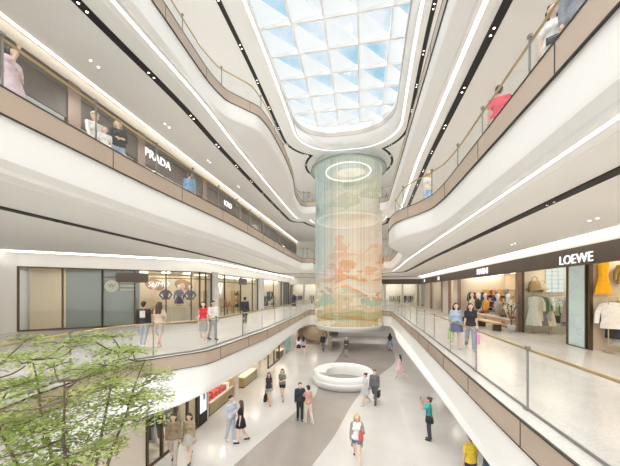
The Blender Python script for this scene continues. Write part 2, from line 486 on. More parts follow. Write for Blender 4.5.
def spot(x, y, z, label, group):
    global SP
    if SP is None:
        SP = thing('recessed_spotlight', label, 'light')
        for s in (-1, 1):
            h = MB().lathe([(.04, 0), (.06, -.008), (.065, 0), (.04, .004)], (0, s * .14, 0), 12).build('trim_ring', M['white'], SP)
            MB().lathe([(.0001, 0), (.032, 0)], (0, s * .14, -.002), 12).build('lamp', M['lampwhite'], h)
        o = SP
    else: o = copy_tree(SP)
    o.location = (x, y, z); o['label'] = label; o['group'] = group
for y in (9.3, 13.55, 18.7, 24.5): spot(6.6, y, Z2 + .012, 'pair of small white ceiling spots between the black slot and shop fascia', 'white ceiling spots before the shops')
for y in (7.85, 11.4, 15.0, 19.0): spot(-8.9, y, Z3 + .012, 'pair of small white ceiling spots over the third-floor walkway', 'white ceiling spots over third floor walkway')
for y in (13.9, 18.6, 24.0): spot(-10.6, y, Z2 + .012, 'pair of small white ceiling spots over the glass clothes shop front', 'white ceiling spots over clothes shop')

# ------------------------------------------------------------------ ground level
struct(MB().bbox((XO_L, YB, -.1), (XO_R, YF, 0)).build('floor', M['stone']))
def smooth_poly(pts, n=6, closed=False):
    out = []
    m_ = len(pts)
    for i in range(m_ - 1):
        p0, p1, p2, p3 = pts[max(i - 1, 0)], pts[i], pts[i + 1], pts[min(i + 2, m_ - 1)]
        for k in range(n):
            t = k / n
            out.append(tuple(.5 * (2 * p1[c] + (p2[c] - p0[c]) * t + (2 * p0[c] - 5 * p1[c] + 4 * p2[c] - p3[c]) * t * t + (3 * p1[c] - p0[c] - 3 * p2[c] + p3[c]) * t**3) for c in range(len(p1))))
    out.append(tuple(pts[-1])); return out
lp = smooth_poly([(-5.6, 3), (-4.9, 6.5), (-4.31, 8.79), (-3.92, 10.54), (-3.08, 13.77), (-2.6, 15.6), (-2.7, 18.5), (-2.3, 22), (-1.9, 27), (-1.8, 32)])
rp = smooth_poly([(-3.2, 3), (-2.3, 6.5), (-1.65, 9.28), (-1.07, 11.46), (-.57, 14.2), (.1, 16.8), (1.33, 20.2), (2.83, 24.2), (3.15, 29), (2.9, 32)])
struct(MB().loft([[(x, y, .003) for x, y in lp], [(x, y, .003) for x, y in rp]]).build('floor_inlay', M['inlay']))
# side and end walls
struct(MB().bbox((XO_R, YB, 0), (XO_R + .2, YF, 21)).build('wall_right', M['white']))
struct(MB().bbox((XO_L - .2, YB, 0), (XO_L, YF, 21)).build('wall_left', M['white']))
struct(MB().bbox((XO_L, YF, 0), (XO_R, YF + .2, 21)).build('wall_end', M['white']))
struct(MB().bbox((-3.0, 37, 0), (XO_R, 37.2, Z1 + .02)).build('wall_ground_end', M['white']))
struct(MB().bbox((8.4, 0, 0), (8.6, 37, Z1 + .02)).build('wall_ground_right', M['palewall']))
# third and top floor back walls (behind the right galleries)
struct(MB().bbox((8.2, -2, F3), (8.4, YF, Z3)).build('wall_third_right', M['palewall']))
struct(MB().bbox((8.2, -2, F4), (8.4, YF, Z4)).build('wall_top_right', M['palewall']))
struct(MB().bbox((-10.2, -2, F4), (-10.0, YF, Z4)).build('wall_top_left', M['white']))
struct(MB().bbox((-10, 42, F4), (8.2, 42.2, Z4)).build('wall_top_end', M['white']))
struct(MB().bbox((-10, 42, F3), (8.2, 42.2, Z3)).build('wall_third_end', M['white']))

# ------------------------------------------------------------------ second-floor shops, right side
def px_col(m, x, y, z0, z1, w=.22, d=.22): return m.bbox((x - d / 2, y - w / 2, z0), (x + d / 2, y + w / 2, z1))
FX = 8.3                     # shop line on the right
shop_r = bpy.data.objects.new('wall_shopfront', None); COL.objects.link(shop_r); struct(shop_r)
MB().bbox((FX - .04, 0, F2 + 3.17), (FX + .12, 41, F2 + 3.88)).bbox((FX - .06, 0, F2 + 3.17), (FX - .04, 41, F2 + 3.22)).build('fascia', M['fascia'], shop_r)
MB().bbox((FX, 0, F2 + 3.88), (FX + .1, 41, Z2 + .02)).build('bulkhead', M['white'], shop_r)
m = MB()
for y in (16.5, 25.6, 28.2, 30.6, 35.3): px_col(m, FX, y, F2, F2 + 3.2)
m.build('pillar', M['bronze'], shop_r)
m = MB()
for y, wd in ((29.4, 2.2), (26.5, 1.3), (33.2, .0), (37.4, 2.6)):
    if wd: m.bbox((FX, y - wd / 2, F2), (FX + .15, y + wd / 2, F2 + 3.17))
m.build('wall_panel', M['palewall'], shop_r)
m = MB()
m.bbox((FX - .05, 11.78, F2), (FX + .05, 11.86, F2 + 3.17)); px_col(m, FX + .05, 13.0, F2, F2 + 3.17, .12, .1); 
px_col(m, FX + .05, 16.2, F2, F2 + 3.17, .08, .08)
m.build('mullion', M['frame'], shop_r)
MB().bbox((12.0, 0, F2), (12.2, 41, F2 + 4)).build('back_wall', M['beige'], shop_r)
MB().bbox((FX + .1, 0, F2 + 3.55), (12, 41, F2 + 3.6)).build('shop_ceiling', M['white'], shop_r)
for y in (16.5, 25.9, 30.6, 35.3): MB().bbox((FX + .2, y - .06, F2), (12, y + .06, F2 + 3.5)).build('side_wall', M['palewall'], shop_r)
MB().bbox((8.36, 11.86, F2), (10.4, 12.02, F2 + 3.5)).build('side_wall', M['beige'], shop_r)
m = MB()
for y in range(1, 40, 2): m.bbox((FX + .7, y + .3, F2 + 3.52), (11.6, y + .9, F2 + 3.545))
m.build('light_panel', M['shoplight'], shop_r)
# cove line and uplight above the fascia
struct(MB().bbox((FX - .24, 0, Z2 - .02), (FX - .12, 41, Z2 + .025)).build('trim_6', M['warmcove']))
# lettering
RY = (PI / 2, 0, -PI / 2)
sg = thing('shop_sign', 'white lettering largest on the brown fascia, nearest on the right walkway', 'sign', (FX - .05, 12.5, F2 + 3.42))
text('LOEWE', .52, (0, 0, 0), RY, M['signlit'], parent=sg)
sg = thing('shop_sign', 'white lettering on the brown fascia above the cap and gift display counter', 'sign', (FX - .05, 20.9, F2 + 3.52))
text('MARNI', .58, (0, 0, 0), RY, M['signlit'], parent=sg)
sg = thing('shop_sign', 'small white lettering on the brown fascia past the bronze pillars', 'sign', (FX - .05, 31.8, F2 + 3.52))
text('IIIII', .5, (0, 0, 0), RY, M['signlit'], parent=sg)
sg = thing('shop_sign', 'white lettering at the far end of the brown fascia', 'sign', (FX - .05, 38.5, F2 + 3.52))
text('IIII', .45, (0, 0, 0), RY, M['signlit'], parent=sg)

# garments on rails -----------------------------------------------------------
def garment_mesh(kind):
    m = MB()
    if kind == 'dress': prof = [(.0, .19, .05), (-.10, .21, .06), (-.45, .16, .06), (-.8, .24, .08), (-1.15, .30, .09)]
    elif kind == 'coat': prof = [(.0, .21, .06), (-.12, .24, .07), (-.5, .22, .07), (-.95, .25, .08)]
    elif kind == 'trousers': prof = [(.0, .14, .04), (-.2, .17, .05), (-.55, .15, .05), (-1.0, .13, .045)]
    else: prof = [(.0, .20, .05), (-.10, .22, .06), (-.4, .20, .06), (-.68, .22, .07)]
    rows = [[(sx * math.cos(2 * PI * k / 14), sy * math.sin(2 * PI * k / 14) * (1 + .25 * math.sin(5 * 2 * PI * k / 14)), z) for k in range(15)] for z, sx, sy in prof]
    m.loft(rows)
    m.add([(0, 0, .05)] + rows[0], [(0, i + 1, i + 2) for i in range(14)])
    if kind in ('coat', 'shirt'):
        for s in (-1, 1): m.tube([(s * .17, 0, -.03), (s * .27, 0, -.25), (s * .29, .02, -.55)], [.06, .055, .045], 8)
    me = m.mesh('garment_' + kind, [M['white'], M['steel']], True)
    return me
GM = {k: garment_mesh(k) for k in ('dress', 'coat', 'trousers', 'shirt')}
hk = MB().tube([(-.2, 0, 0), (0, 0, .06), (.2, 0, 0)], .008, 6).tube([(0, 0, .06), (0, 0, .12), (.02, 0, .145), (.0, 0, .165), (-.02, 0, .15)], .005, 6)
HANG = hk.mesh('hanger', [M['steel']])
def garment(kind, col, loc, rz, label, group):
    o = bpy.data.objects.new(kind, GM[kind]); COL.objects.link(o)
    o.location = loc; o.rotation_euler = (0, 0, rz)
    o.material_slots[0].link = 'OBJECT'; o.material_slots[0].material = cloth(col)
    h = bpy.data.objects.new('hanger', HANG); COL.objects.link(h); h.parent = o
    tag(o, label, 'clothes', group); return o
def rail(p0, p1, z0, label, h=1.62, mat='brass'):
    d = V(p1) - V(p0); c = (V(p0) + V(p1)) / 2
    t = thing('clothes_rail', label, 'clothes rail', (c.x, c.y, z0), math.atan2(d.y, d.x)); L = d.length / 2
    MB().tube([(-L, 0, h), (L, 0, h)], .016, 8).build('hanging_bar', M[mat], t)
    for s in (-1, 1):
        MB().tube([(s * L, 0, 0.02), (s * L, 0, h)], .016, 8).build('upright', M[mat], t)
        MB().box((s * L, 0, .012), (.06, .4, .024)).build('foot', M[mat], t)
    return t
CN = {(.82, .80, .76): 'off-white', (.75, .68, .56): 'cream', (.05, .05, .06): 'black', (.20, .17, .22): 'plum', (.44, .38, .44): 'mauve', (.36, .40, .30): 'sage', (.12, .25, .14): 'dark green', (.50, .48, .46): 'grey', (.28, .24, .30): 'dusty purple', (.80, .74, .70): 'blush', (.62, .12, .10): 'red', (.10, .14, .24): 'navy'}
NAMES = {v: k for k, v in CN.items()}
def fill_rail(p0, p1, z, items, where, group, h=1.62, sc=1.0, turn=0.0):
    d = V(p1) - V(p0); n = len(items); ang = math.atan2(d.y, d.x) + PI / 2
    ords = ['first', 'second', 'third', 'fourth', 'fifth', 'sixth', 'seventh', 'eighth', 'ninth', 'tenth', 'eleventh', 'twelfth']
    for i, (cn, k) in enumerate(items):
        q = V(p0) + d * ((i + .6) / (n + .2))
        garment(k, NAMES[cn], (q.x, q.y, z + h - .165 * sc), ang + turn + random.uniform(-.25, .25), '%s %s, %s in line %s' % (cn, k, ords[i], where), group).scale = (sc, sc, sc)
R1a, R1b = (8.62, 15.95), (9.4, 15.95)
rail(R1a, R1b, F2, 'brass clothes rail beside the bronze pillar under the wall shelf', 2.05)
fill_rail(R1a, R1b, F2, [('off-white', 'dress'), ('cream', 'coat'), ('plum', 'dress'), ('dark green', 'shirt'), ('grey', 'coat'), ('cream', 'dress')], 'on the pillar-side rail', 'garments on the pillar rail', 2.05, 1.25, .8)
R2a, R2b = (9.5, 15.95), (10.5, 15.95)
rail(R2a, R2b, F2, 'brass clothes rail below the gridded shop window beside the frosted panel', 1.95)
fill_rail(R2a, R2b, F2, [('sage', 'shirt'), ('black', 'trousers'), ('mauve', 'coat'), ('dusty purple', 'coat'), ('black', 'trousers'), ('mauve', 'dress'), ('plum', 'coat')], 'on the gridded-window rail', 'garments on the window rail', 1.95, 1.2, .8)
R3a, R3b = (8.5, 11.35), (9.4, 11.35)
rail(R3a, R3b, F2, 'clothes rail right of the frosted panel below the yellow dress', 1.95)
fill_rail(R3a, R3b, F2, [('off-white', 'shirt'), ('black', 'coat'), ('grey', 'dress'), ('cream', 'dress'), ('black', 'dress')], 'on the rail below the yellow dress', 'garments on the rail under the yellow dress', 1.95, 1.3, .9)
# wall display behind: shelf with bags, yellow dress, gridded window
t = thing('display_ledge', 'pale wall shelf with handbag above the rail by the bronze pillar', 'shelf', (9.0, 16.22, F2 + 2.22))
MB().bbox((-.42, -.2, 0), (.42, .2, .06)).build('shelf_board', M['wood'], t)
for x in (-.3, .3): MB().bbox((x - .02, 0, -.12), (x + .02, .2, 0)).build('bracket', M['brass'], t)
def handbag(loc, rz, col, s, label, group=None, cat='handbag'):
    t = thing('handbag', label, cat, loc, rz, group)
    rows = []
    for z, a, b in ((0, .16, .07), (.06, .18, .08), (.2, .15, .06), (.26, .13, .035)):
        rows.append([(s * a * math.copysign(abs(math.cos(2 * PI * k / 16)) ** .6, math.cos(2 * PI * k / 16)), s * b * math.copysign(abs(math.sin(2 * PI * k / 16)) ** .6, math.sin(2 * PI * k / 16)), s * z) for k in range(17)])
    m = MB().loft(rows); m.add(rows[0][:-1], [tuple(range(16))]); m.add(rows[-1][:-1], [tuple(range(16))])
    m.build('bag_body', cloth(col, .5), t, True)
    MB().tube([(-s * .08, 0, s * .25), (-s * .07, 0, s * .36), (0, 0, s * .41), (s * .07, 0, s * .36), (s * .08, 0, s * .25)], s * .012, 6).build('bag_handle', cloth([c * .6 for c in col], .5), t)
    MB().box((0, -s * .07, s * .19), (s * .04, s * .015, s * .03)).build('clasp', M['brass'], t)
    return t
handbag((8.88, 16.2, F2 + 2.28), 0, (.42, .28, .14), 1.6, 'tan handbag on the wall shelf by the bronze pillar')
handbag((9.25, 16.2, F2 + 2.28), 0, (.62, .56, .46), 1.1, 'small cream handbag on the wall shelf by the bronze pillar')
t = thing('gridded_window', 'white gridded light window on the shop wall left of the frosted panel', 'window', (9.92, 16.4, F2 + 2.1))
MB().bbox((-.42, .0, 0), (.42, .03, 1.3)).build('pane', emat('bright_pane', (.82, .92, .90), .55), t)
m = MB()
for i in range(4): x = -.42 + .84 * i / 3; m.bbox((x - .015, -.03, 0), (x + .015, .0, 1.3))
for i in range(7): m.bbox((-.42, -.03, 1.3 * i / 6 - .015), (.42, .0, 1.3 * i / 6 + .015))
m.build('glazing_bars', M['greywall'], t)
garment('dress', (.85, .42, .02), (8.62, 11.72, F2 + 3.2), .1, 'yellow dress hanging high beside the frosted patterned panel', None)
garment('shirt', (.35, .25, .10), (9.25, 11.72, F2 + 3.1), .1, 'brown top hanging high beyond the yellow dress', None)
# frosted patterned panel
def frost():
    m, nt, out = new_mat('frosted_panel')
    tc = nt.nodes.new('ShaderNodeTexCoord'); vo = nt.nodes.new('ShaderNodeTexVoronoi'); vo.inputs['Scale'].default_value = 26
    n = nt.nodes.new('ShaderNodeTexNoise'); n.inputs['Scale'].default_value = 2.2
    nt.links.new(tc.outputs['Object'], vo.inputs['Vector']); nt.links.new(tc.outputs['Object'], n.inputs['Vector'])
    r = nt.nodes.new('ShaderNodeValToRGB'); r.color_ramp.interpolation = 'CONSTANT'
    r.color_ramp.elements[0].color = (.16, .29, .33, 1); r.color_ramp.elements[1].color = (.60, .72, .76, 1); r.color_ramp.elements[1].position = .30
    r2 = nt.nodes.new('ShaderNodeValToRGB'); r2.color_ramp.elements[0].position = .47; r2.color_ramp.elements[1].position = .55
    nt.links.new(vo.outputs['Distance'], r.inputs['Fac']); nt.links.new(n.outputs['Fac'], r2.inputs['Fac'])
    mx = nt.nodes.new('ShaderNodeMix'); mx.data_type = 'RGBA'; mx.inputs['B'].default_value = (.58, .74, .72, 1)
    nt.links.new(r2.outputs['Color'], mx.inputs['Factor']); nt.links.new(r.outputs['Color'], mx.inputs['A'])
    b = nt.nodes.new('ShaderNodeBsdfPrincipled'); b.inputs['Roughness'].default_value = .3
    nt.links.new(mx.outputs['Result'], b.inputs['Base Color']); nt.links.new(b.outputs[0], out.inputs[0]); return m
t = thing('frosted_panel', 'tall pale blue frosted patterned panel in the shop front below the large lettering', 'panel', (FX - .03, 12.45, F2))
MB().bbox((0, -.42, .03), (.06, .42, 3.15)).build('patterned_sheet', frost(), t)
MB().bbox((-.02, -.47, 0), (.08, -.42, 3.16)).bbox((-.02, .42, 0), (.08, .47, 3.16)).bbox((-.02, -.47, 0), (.08, .47, .03)).build('panel_frame', M['frame'], t)
struct(MB().bbox((FX + .05, 13.06, F2 + .02), (FX + .062, 16.15, F2 + 3.16)).build('window_1', M['shopglass']))
# potted plant by the pillar
def leafmat():
    m, nt, out = new_mat('leaf_green')
    oi = nt.nodes.new('ShaderNodeTexCoord'); n = nt.nodes.new('ShaderNodeTexNoise'); n.inputs['Scale'].default_value = 3.5; n.inputs['Detail'].default_value = 3
    nt.links.new(oi.outputs['Object'], n.inputs['Vector'])
    r = nt.nodes.new('ShaderNodeValToRGB'); r.color_ramp.elements[0].position = .35; r.color_ramp.elements[1].position = .65
    r.color_ramp.elements[0].color = (.24, .33, .085, 1); r.color_ramp.elements[1].color = (.54, .60, .25, 1)
    nt.links.new(n.outputs['Fac'], r.inputs['Fac'])
    d = nt.nodes.new('ShaderNodeBsdfDiffuse'); tr = nt.nodes.new('ShaderNodeBsdfTranslucent'); mx = nt.nodes.new('ShaderNodeMixShader'); mx.inputs[0].default_value = .4
    nt.links.new(r.outputs['Color'], d.inputs[0]); nt.links.new(r.outputs['Color'], tr.inputs[0])
    nt.links.new(d.outputs[0], mx.inputs[1]); nt.links.new(tr.outputs[0], mx.inputs[2]); nt.links.new(mx.outputs[0], out.inputs[0]); return m
M['leaf'] = leafmat()
M['darkleaf'] = pmat('dark_leaf', (.05, .13, .045), .5, noise=.3, scale=6)
t = thing('potted_plant', 'dark green leafy plant in a pot at the foot of the bronze pillar', 'plant', (FX - .5, 16.2, F2))
MB().lathe([(.001, 0), (.15, 0), (.2, .38), (.17, .38), (.15, .3), (.001, .3)], n=20).build('pot', M['greywall'], t, True)
m = MB()
for i in range(60):
    a = random.uniform(0, 2 * PI); z = random.uniform(.5, 1.5); r = random.uniform(.05, .3)
    p = V((r * math.cos(a), r * math.sin(a), z)); d = V((math.cos(a), math.sin(a), random.uniform(-.2, .8))).normalized(); s_ = d.cross(V((0, 0, 1))).normalized() * .05
    m.add([p, p + d * .12 + s_, p + d * .28, p + d * .12 - s_], [(0, 1, 2, 3)])
m.build('foliage', M['darkleaf'], t)
m = MB()
for i in range(6):
    a = i * 1.05; m.tube([(0, 0, .3), (.08 * math.cos(a), .08 * math.sin(a), .8), (.2 * math.cos(a), .2 * math.sin(a), 1.4)], .012, 5)
m.build('stem', M['bark'], t)

# display counter with caps and gifts (second shop)
CTX = 8.75
t = thing('display_counter', 'long oak display counter under the caps and gifts in the open shop', 'counter', (CTX, 20.9, F2))
MB().bbox((-.3, -4.1, .06), (.3, 4.1, .48)).build('counter_body', M['wood'], t)
MB().bbox((-.34, -4.15, .48), (.34, 4.15, .53)).build('counter_top', M['palewall'], t)
MB().bbox((-.27, -4.05, 0), (.27, 4.05, .06)).build('plinth', M['frame'], t)
for y in (-2.4, 0, 2.4): MB().bbox((-.31, y - .2, .2), (-.29, y + .2, .33)).build('drawer_pull', M['frame'], t)
rs = random.Random(3)
cols = [(.62, .10, .08), (.82, .80, .76), (.45, .05, .06), (.75, .42, .12), (.85, .82, .78), (.08, .10, .18), (.70, .55, .35), (.55, .10, .10), (.30, .34, .40)]
cnm = ['red', 'white', 'maroon', 'orange', 'ivory', 'navy', 'tan', 'crimson', 'slate']
# shelf unit behind with boxes
for si, (y0, y1) in enumerate(((17.0, 19.6), (19.8, 22.4), (22.6, 25.2))):
    wh = ['nearest the potted plant', 'in the middle of the open shop', 'nearest the far bronze pillar'][si]
    t = thing('shelf_unit', 'white shelf unit behind the oak counter, ' + wh, 'shelf unit', (10.2, (y0 + y1) / 2, F2))
    hw = (y1 - y0) / 2
    for z in (.3, .85, 1.35, 1.85): MB().bbox((-.25, -hw, z), (.25, hw, z + .03)).build('shelf', M['palewall'], t)
    for s in (-1, 1): MB().bbox((-.25, s * hw - .02, 0), (.25, s * hw + .02, 2.3)).build('side_panel', M['wood'], t)
    MB().bbox((.25, -hw, 0), (.28, hw, 2.3)).build('back_panel', M['palewall'], t)
    for zi, z in enumerate((.88, 1.38, 1.88)):
        y = y0 + .12; k = 0
        while y < y1 - .25:
            wd = rs.uniform(.2, .42); hh = rs.uniform(.2, .42); c = rs.randrange(len(cols))
            b = MB().box((0, 0, hh / 2), (.3, wd, hh)); o = b.build('gift_box', cloth(cols[c], .5)); o.location = (10.15, y + wd / 2, F2 + z)
            lid = MB().box((0, 0, hh * .8), (.31, wd + .015, hh * .12)).build('lid', cloth([min(1, x * .6 + .1) for x in cols[c]], .5), o)
            tag(o, '%s box, %s on the %s shelf %s' % (cnm[c], ['first', 'second', 'third', 'fourth', 'fifth', 'sixth', 'seventh', 'eighth', 'ninth', 'tenth', 'eleventh', 'twelfth', 'thirteenth'][k], ['low', 'middle', 'top'][zi], wh), 'box', 'gift boxes on the white shelf units')
            y += wd + .05; k += 1
# caps / bust forms on the counter
def bust(loc, col, label, rz=0):
    t = thing('bust_form', label, 'mannequin', loc, rz, 'display busts on the oak counter')
    MB().lathe([(.001, 0), (.1, 0), (.1, .02), (.02, .03), (.02, .14)], n=14).build('stand', M['brass'], t, True)
    MB().lathe([(.02, .13), (.12, .16), (.15, .28), (.17, .42), (.12, .5), (.05, .54), (.045, .58)], n=16, sy=.65).build('torso', cloth(col), t, True)
    MB().lathe([(.05, .5), (.036, .56), (.034, .66)], n=12).sphere((0, .01, .69), .068, 14, sz=1.3).build('head', M['white'], t, True)
    t.scale = (1.9, 1.9, 1.9); return t
bl = [('white', (.8, .78, .74), 17.4), ('ivory', (.72, .66, .55), 18.5), ('grey', (.4, .38, .36), 19.8), ('orange', (.72, .38, .10), 21.6), ('charcoal', (.06, .06, .06), 22.9), ('cream', (.76, .68, .55), 24.0)]
for i, (n, c, y) in enumerate(bl): bust((CTX, y, F2 + .53), c, '%s clothed white-headed bust standing on the oak counter' % n, PI / 2)
def folded(loc, col, label, group):
    t = thing('folded_clothes', label, 'clothes', loc, 0, group)
    for k in range(3): MB().box((0, 0, .025 + .05 * k), (.26 - .01 * k, .32 - .015 * k, .045)).build('folded_garment', cloth([min(1, c * (1 - .12 * k)) for c in col]), t)
for i, (n, c, y) in enumerate([('red', (.6, .1, .08), 18.0), ('navy', (.08, .1, .2), 19.1), ('white', (.8, .78, .76), 20.6), ('maroon', (.4, .05, .06), 22.2), ('black', (.04, .04, .04), 23.4)]):
    folded((CTX, y, F2 + .53), c, 'stack of %s folded clothes on the oak counter' % n, 'folded clothes on the oak counter')
a, b = (8.8, 24.9), (11.6, 24.9)
rail(a, b, F2, 'long clothes rail along the far wall of the open shop with the oak counter', 2.2)
fill_rail(a, b, F2, [('black', 'coat'), ('red', 'shirt'), ('off-white', 'dress'), ('navy', 'coat'), ('cream', 'shirt'), ('black', 'dress'), ('red', 'coat'), ('grey', 'coat'), ('off-white', 'coat'), ('plum', 'dress')], 'on the open shop rail', 'garments on the open shop rail', 2.2, 1.2, .5)
# far shop with bags on shelves
t = thing('display_ledge', 'dark wall shelf of handbags in the shop past the white panel', 'shelf', (9.6, 33.0, F2 + 1.5))
MB().bbox((-.2, -1.9, 0), (.2, 1.9, .05)).build('shelf_board', M['darkwood'], t); MB().bbox((.2, -1.9, -.4), (.25, 1.9, 1.2)).build('back_panel', M['palewall'], t)
MB().bbox((-.2, -1.9, -1.5), (.2, 1.9, -.9)).build('low_cabinet', M['darkwood'], t)
for i, (n, c) in enumerate((('black', (.03, .03, .03)), ('dark brown', (.12, .06, .03)), ('grey', (.3, .28, .26)))):
    handbag((9.55, 31.8 + 1.2 * i, F2 + 1.55), PI / 2, c, 1.7, '%s handbag on the dark wall shelf past the white panel' % n, 'handbags on the dark shelf')
# end shops on the second floor (facing the camera)
we = bpy.data.objects.new('wall_end_shopfront', None); COL.objects.link(we); struct(we)
MB().bbox((-.5, 41.2, F2 + 3.17), (8.3, 41.4, F2 + 3.88)).build('fascia', M['fascia'], we)
MB().bbox((-11, 41.2, F2 + 3.17), (-.5, 41.4, F2 + 4.2)).bbox((-.5, 41.2, F2 + 3.88), (8.3, 41.4, F2 + 4.2)).build('bulkhead', M['soffit'], we)
MB().bbox((-11, 43.8, F2), (8.3, 44, F2 + 4)).build('back_wall', M['palewall'], we)
m = MB()
for i in range(9): x = -11 + 2.41 * i; m.bbox((x - .08, 41.15, F2), (x + .08, 41.4, F2 + 3.17))
m.build('pillar', M['greywall'], we)
m = MB()
for i in range(8):
    if i % 3 == 2: x = -11 + 2.41 * i; m.bbox((x + .1, 41.25, F2), (x + 2.3, 41.35, F2 + 3.17))
m.build('wall_panel', M['white'], we)
m = MB()
for i in range(8): x = -11 + 2.41 * i; m.bbox((x + .4, 42, F2 + 3.3), (x + 2, 43.4, F2 + 3.33))
m.build('light_panel', M['shoplightcool'], we)
MB().bbox((-11, 41.4, F2 + 3.4), (8.3, 44, F2 + 3.45)).build('shop_ceiling', M['white'], we)
struct(MB().bbox((-11, 41.26, F2 + .02), (8.3, 41.275, F2 + 3.16)).build('window_2', M['shopglass']))
for i, x in enumerate((-9.6, -7.2, -2.4, .1, 4.9, 7.0)):
    wh = ['leftmost', 'second from the far left', 'left of middle', 'behind the curtain', 'right of the curtain', 'nearest the right shops'][i]
    a, b = (x - .8, 42.4), (x + .8, 42.4)
    rail(a, b, F2, 'clothes rail in the far end shop, ' + wh)
    fill_rail(a, b, F2, [(rs.choice(['black', 'grey', 'navy', 'off-white', 'sage', 'black']), rs.choice(['coat', 'dress', 'shirt'])) for _ in range(6)], 'on end shop rail ' + wh, 'garments in the far end shop ' + wh)
for i, x in ((1, 2.6),):
    sg = thing('shop_sign', 'small white lettering on the far end fascia %s the thread curtain' % ('left of' if x < 0 else 'right of'), 'sign', (x, 41.17, F2 + 3.52))
    text('IIIII', .45, (0, 0, 0), (PI / 2, 0, 0), [M['greywall'], M['signlit']][i], parent=sg)

# ------------------------------------------------------------------ second-floor shops, left side
def v2(a, b, t): return (a[0] + (b[0] - a[0]) * t, a[1] + (b[1] - a[1]) * t)
def front(p0, p1, z0, z1, fr, transom, name, parent=None, glass='shopglass'):
    """glazed shop front: mullions, transom and a pane per bay"""
    t = bpy.data.objects.new(name, None); COL.objects.link(t); struct(t)
    ang = math.atan2(p1[1] - p0[1], p1[0] - p0[0]); L = math.dist(p0, p1)
    t.location = (p0[0], p0[1], z0); t.rotation_euler = (0, 0, ang)
    m = MB(); H = z1 - z0
    for f in fr: m.bbox((f * L - .04, -.05, 0), (f * L + .04, .05, H))
    m.bbox((0, -.04, H - .07), (L, .04, H)); m.bbox((0, -.04, 0), (L, .04, .08))
    if transom: m.bbox((0, -.035, transom - .025), (L, .035, transom + .025))
    m.build('mullion', M['frame'], t)
    for a, b in zip(fr[:-1], fr[1:]): MB().bbox((a * L + .03, -.008, .08), (b * L - .03, .008, H - .07)).build('pane', M[glass], t)
    return t
A0, A1, A2, A3 = (-18.0, 11.6), (-15.2, 13.9), (-11.0, 17.35), (-11.0, 42)
ZT = F2 + 3.5
front(A1, A2, F2, ZT, [0, .3, .62, .9, 1.0], 3.0, 'window_3')
front(A0, A1, F2, ZT, [0, .5, 1.0], None, 'window_4')
front((-11, 17.35), (-11, 18.85), F2, ZT, [0, .5, 1], 3.0, 'window_5')
front((-11, 19.7), (-11, 28.2), F2, ZT, [0, .14, .5, .83, 1], 2.9, 'window_6')
front((-11, 30.1), (-11, 37.2), F2, ZT, [0, .5, 1], None, 'window_7')
front((-11, 37.8), (-11, 41.1), F2, ZT, [0, 1], None, 'window_8')
sl = bpy.data.objects.new('wall_clothes_shop', None); COL.objects.link(sl); struct(sl)
m = MB(); m.bbox((-11.35, 18.9, F2), (-10.85, 19.65, ZT + .1)); m.bbox((-11.3, 28.3, F2), (-10.9, 30.0, ZT + .1)); m.bbox((-11.2, 37.25, F2), (-10.9, 37.75, ZT + .1))
m.build('column', M['greywall'], sl)
m = MB().prism([A0, A1, A2, A3, (-11.2, 42), (-11.2, 17.5), (-15.35, 14.1), (-18, 11.9)], ZT, Z2 + .02)
m.build('bulkhead', M['soffit'], sl)
m = MB().prism([(-11.2, 42), (-14.2, 42), (-14.2, 20.5), (-17.8, 17.5), (-17.8, 12.0), (-15.3, 14.05), (-11.2, 17.5)], ZT + .01, ZT + .05); m.build('shop_ceiling', M['white'], sl)
m = MB().bbox((-14.3, 20.4, F2), (-14.2, 42, ZT)); m.bbox((-17.9, 12, F2), (-17.8, 17.5, ZT)); m.prism([(-17.8, 17.4), (-14.2, 20.4), (-14.3, 20.5), (-17.9, 17.5)], F2, ZT)
m.build('back_wall', M['beige'], sl)
for y in (29.2, 37.5): MB().bbox((-14.2, y - .06, F2), (-11.3, y + .06, ZT)).build('side_wall', M['palewall'], sl)
m = MB()
for y in range(21, 41, 2): m.bbox((-13.8, y, ZT - .02), (-11.6, y + .5, ZT))
for k in range(5):
    q = v2((-16.6, 14.2), (-12.4, 17.9), k / 4); m.box((q[0] - .2, q[1] + .4, ZT - .01), (2.4, .5, .02), math.radians(129))
m.build('light_panel', M['shoplight'], sl)
# dark grey glazed panel with the round emblem at the left end
ANG = math.atan2(A2[1] - A1[1], A2[0] - A1[0]); LEN = math.dist(A1, A2)
def onA(t, off, z): return (A1[0] + math.cos(ANG) * t * LEN + math.sin(ANG) * off, A1[1] + math.sin(ANG) * t * LEN - math.cos(ANG) * off, z)
t = thing('glazed_panel', 'dark grey glazed panel with a pale round emblem at the end of the clothes shop', 'panel', onA(-.02, -.12, F2 + .02), ANG)
MB().bbox((-1.6, .02, 0), (2.0, .06, 3.42)).build('grey_sheet', M['greyglass'], t)
e = MB().lathe([(.001, 0), (.36, 0), (.36, .03), (.001, .03)], n=32).build('round_emblem', pmat('emblem_cream', (.72, .70, .52), .5), t)
e.location = (.55, .0, 2.45); e.rotation_euler = (PI / 2, 0, 0)
text('W', .34, (.55, -.035, 2.45), (PI / 2, 0, 0), M['frame'], 'emblem_letter', t, .004)
m = MB()
for r in range(3): m.bbox((.98, -.01, 2.64 - .25 * r), (1.8, .02, 2.80 - .25 * r))
m.build('sign_lines', pmat('sign_cream', (.60, .60, .46), .5), t)
sg = thing('blank_sign', 'blank rounded taupe sign board over the clothes shop front', 'sign', onA(.28, .12, F2 + 3.0), ANG)
m = MB(); n = 10
poly = [(.72 * sx + .14 * math.cos(a) * 1, .16 * sy + .0 + .14 * math.sin(a)) for sx, sy, a0 in ((1, 1, 0), (-1, 1, PI / 2), (-1, -1, PI), (1, -1, 3 * PI / 2)) for a in [a0 + PI / 2 * k / n for k in range(n + 1)]]
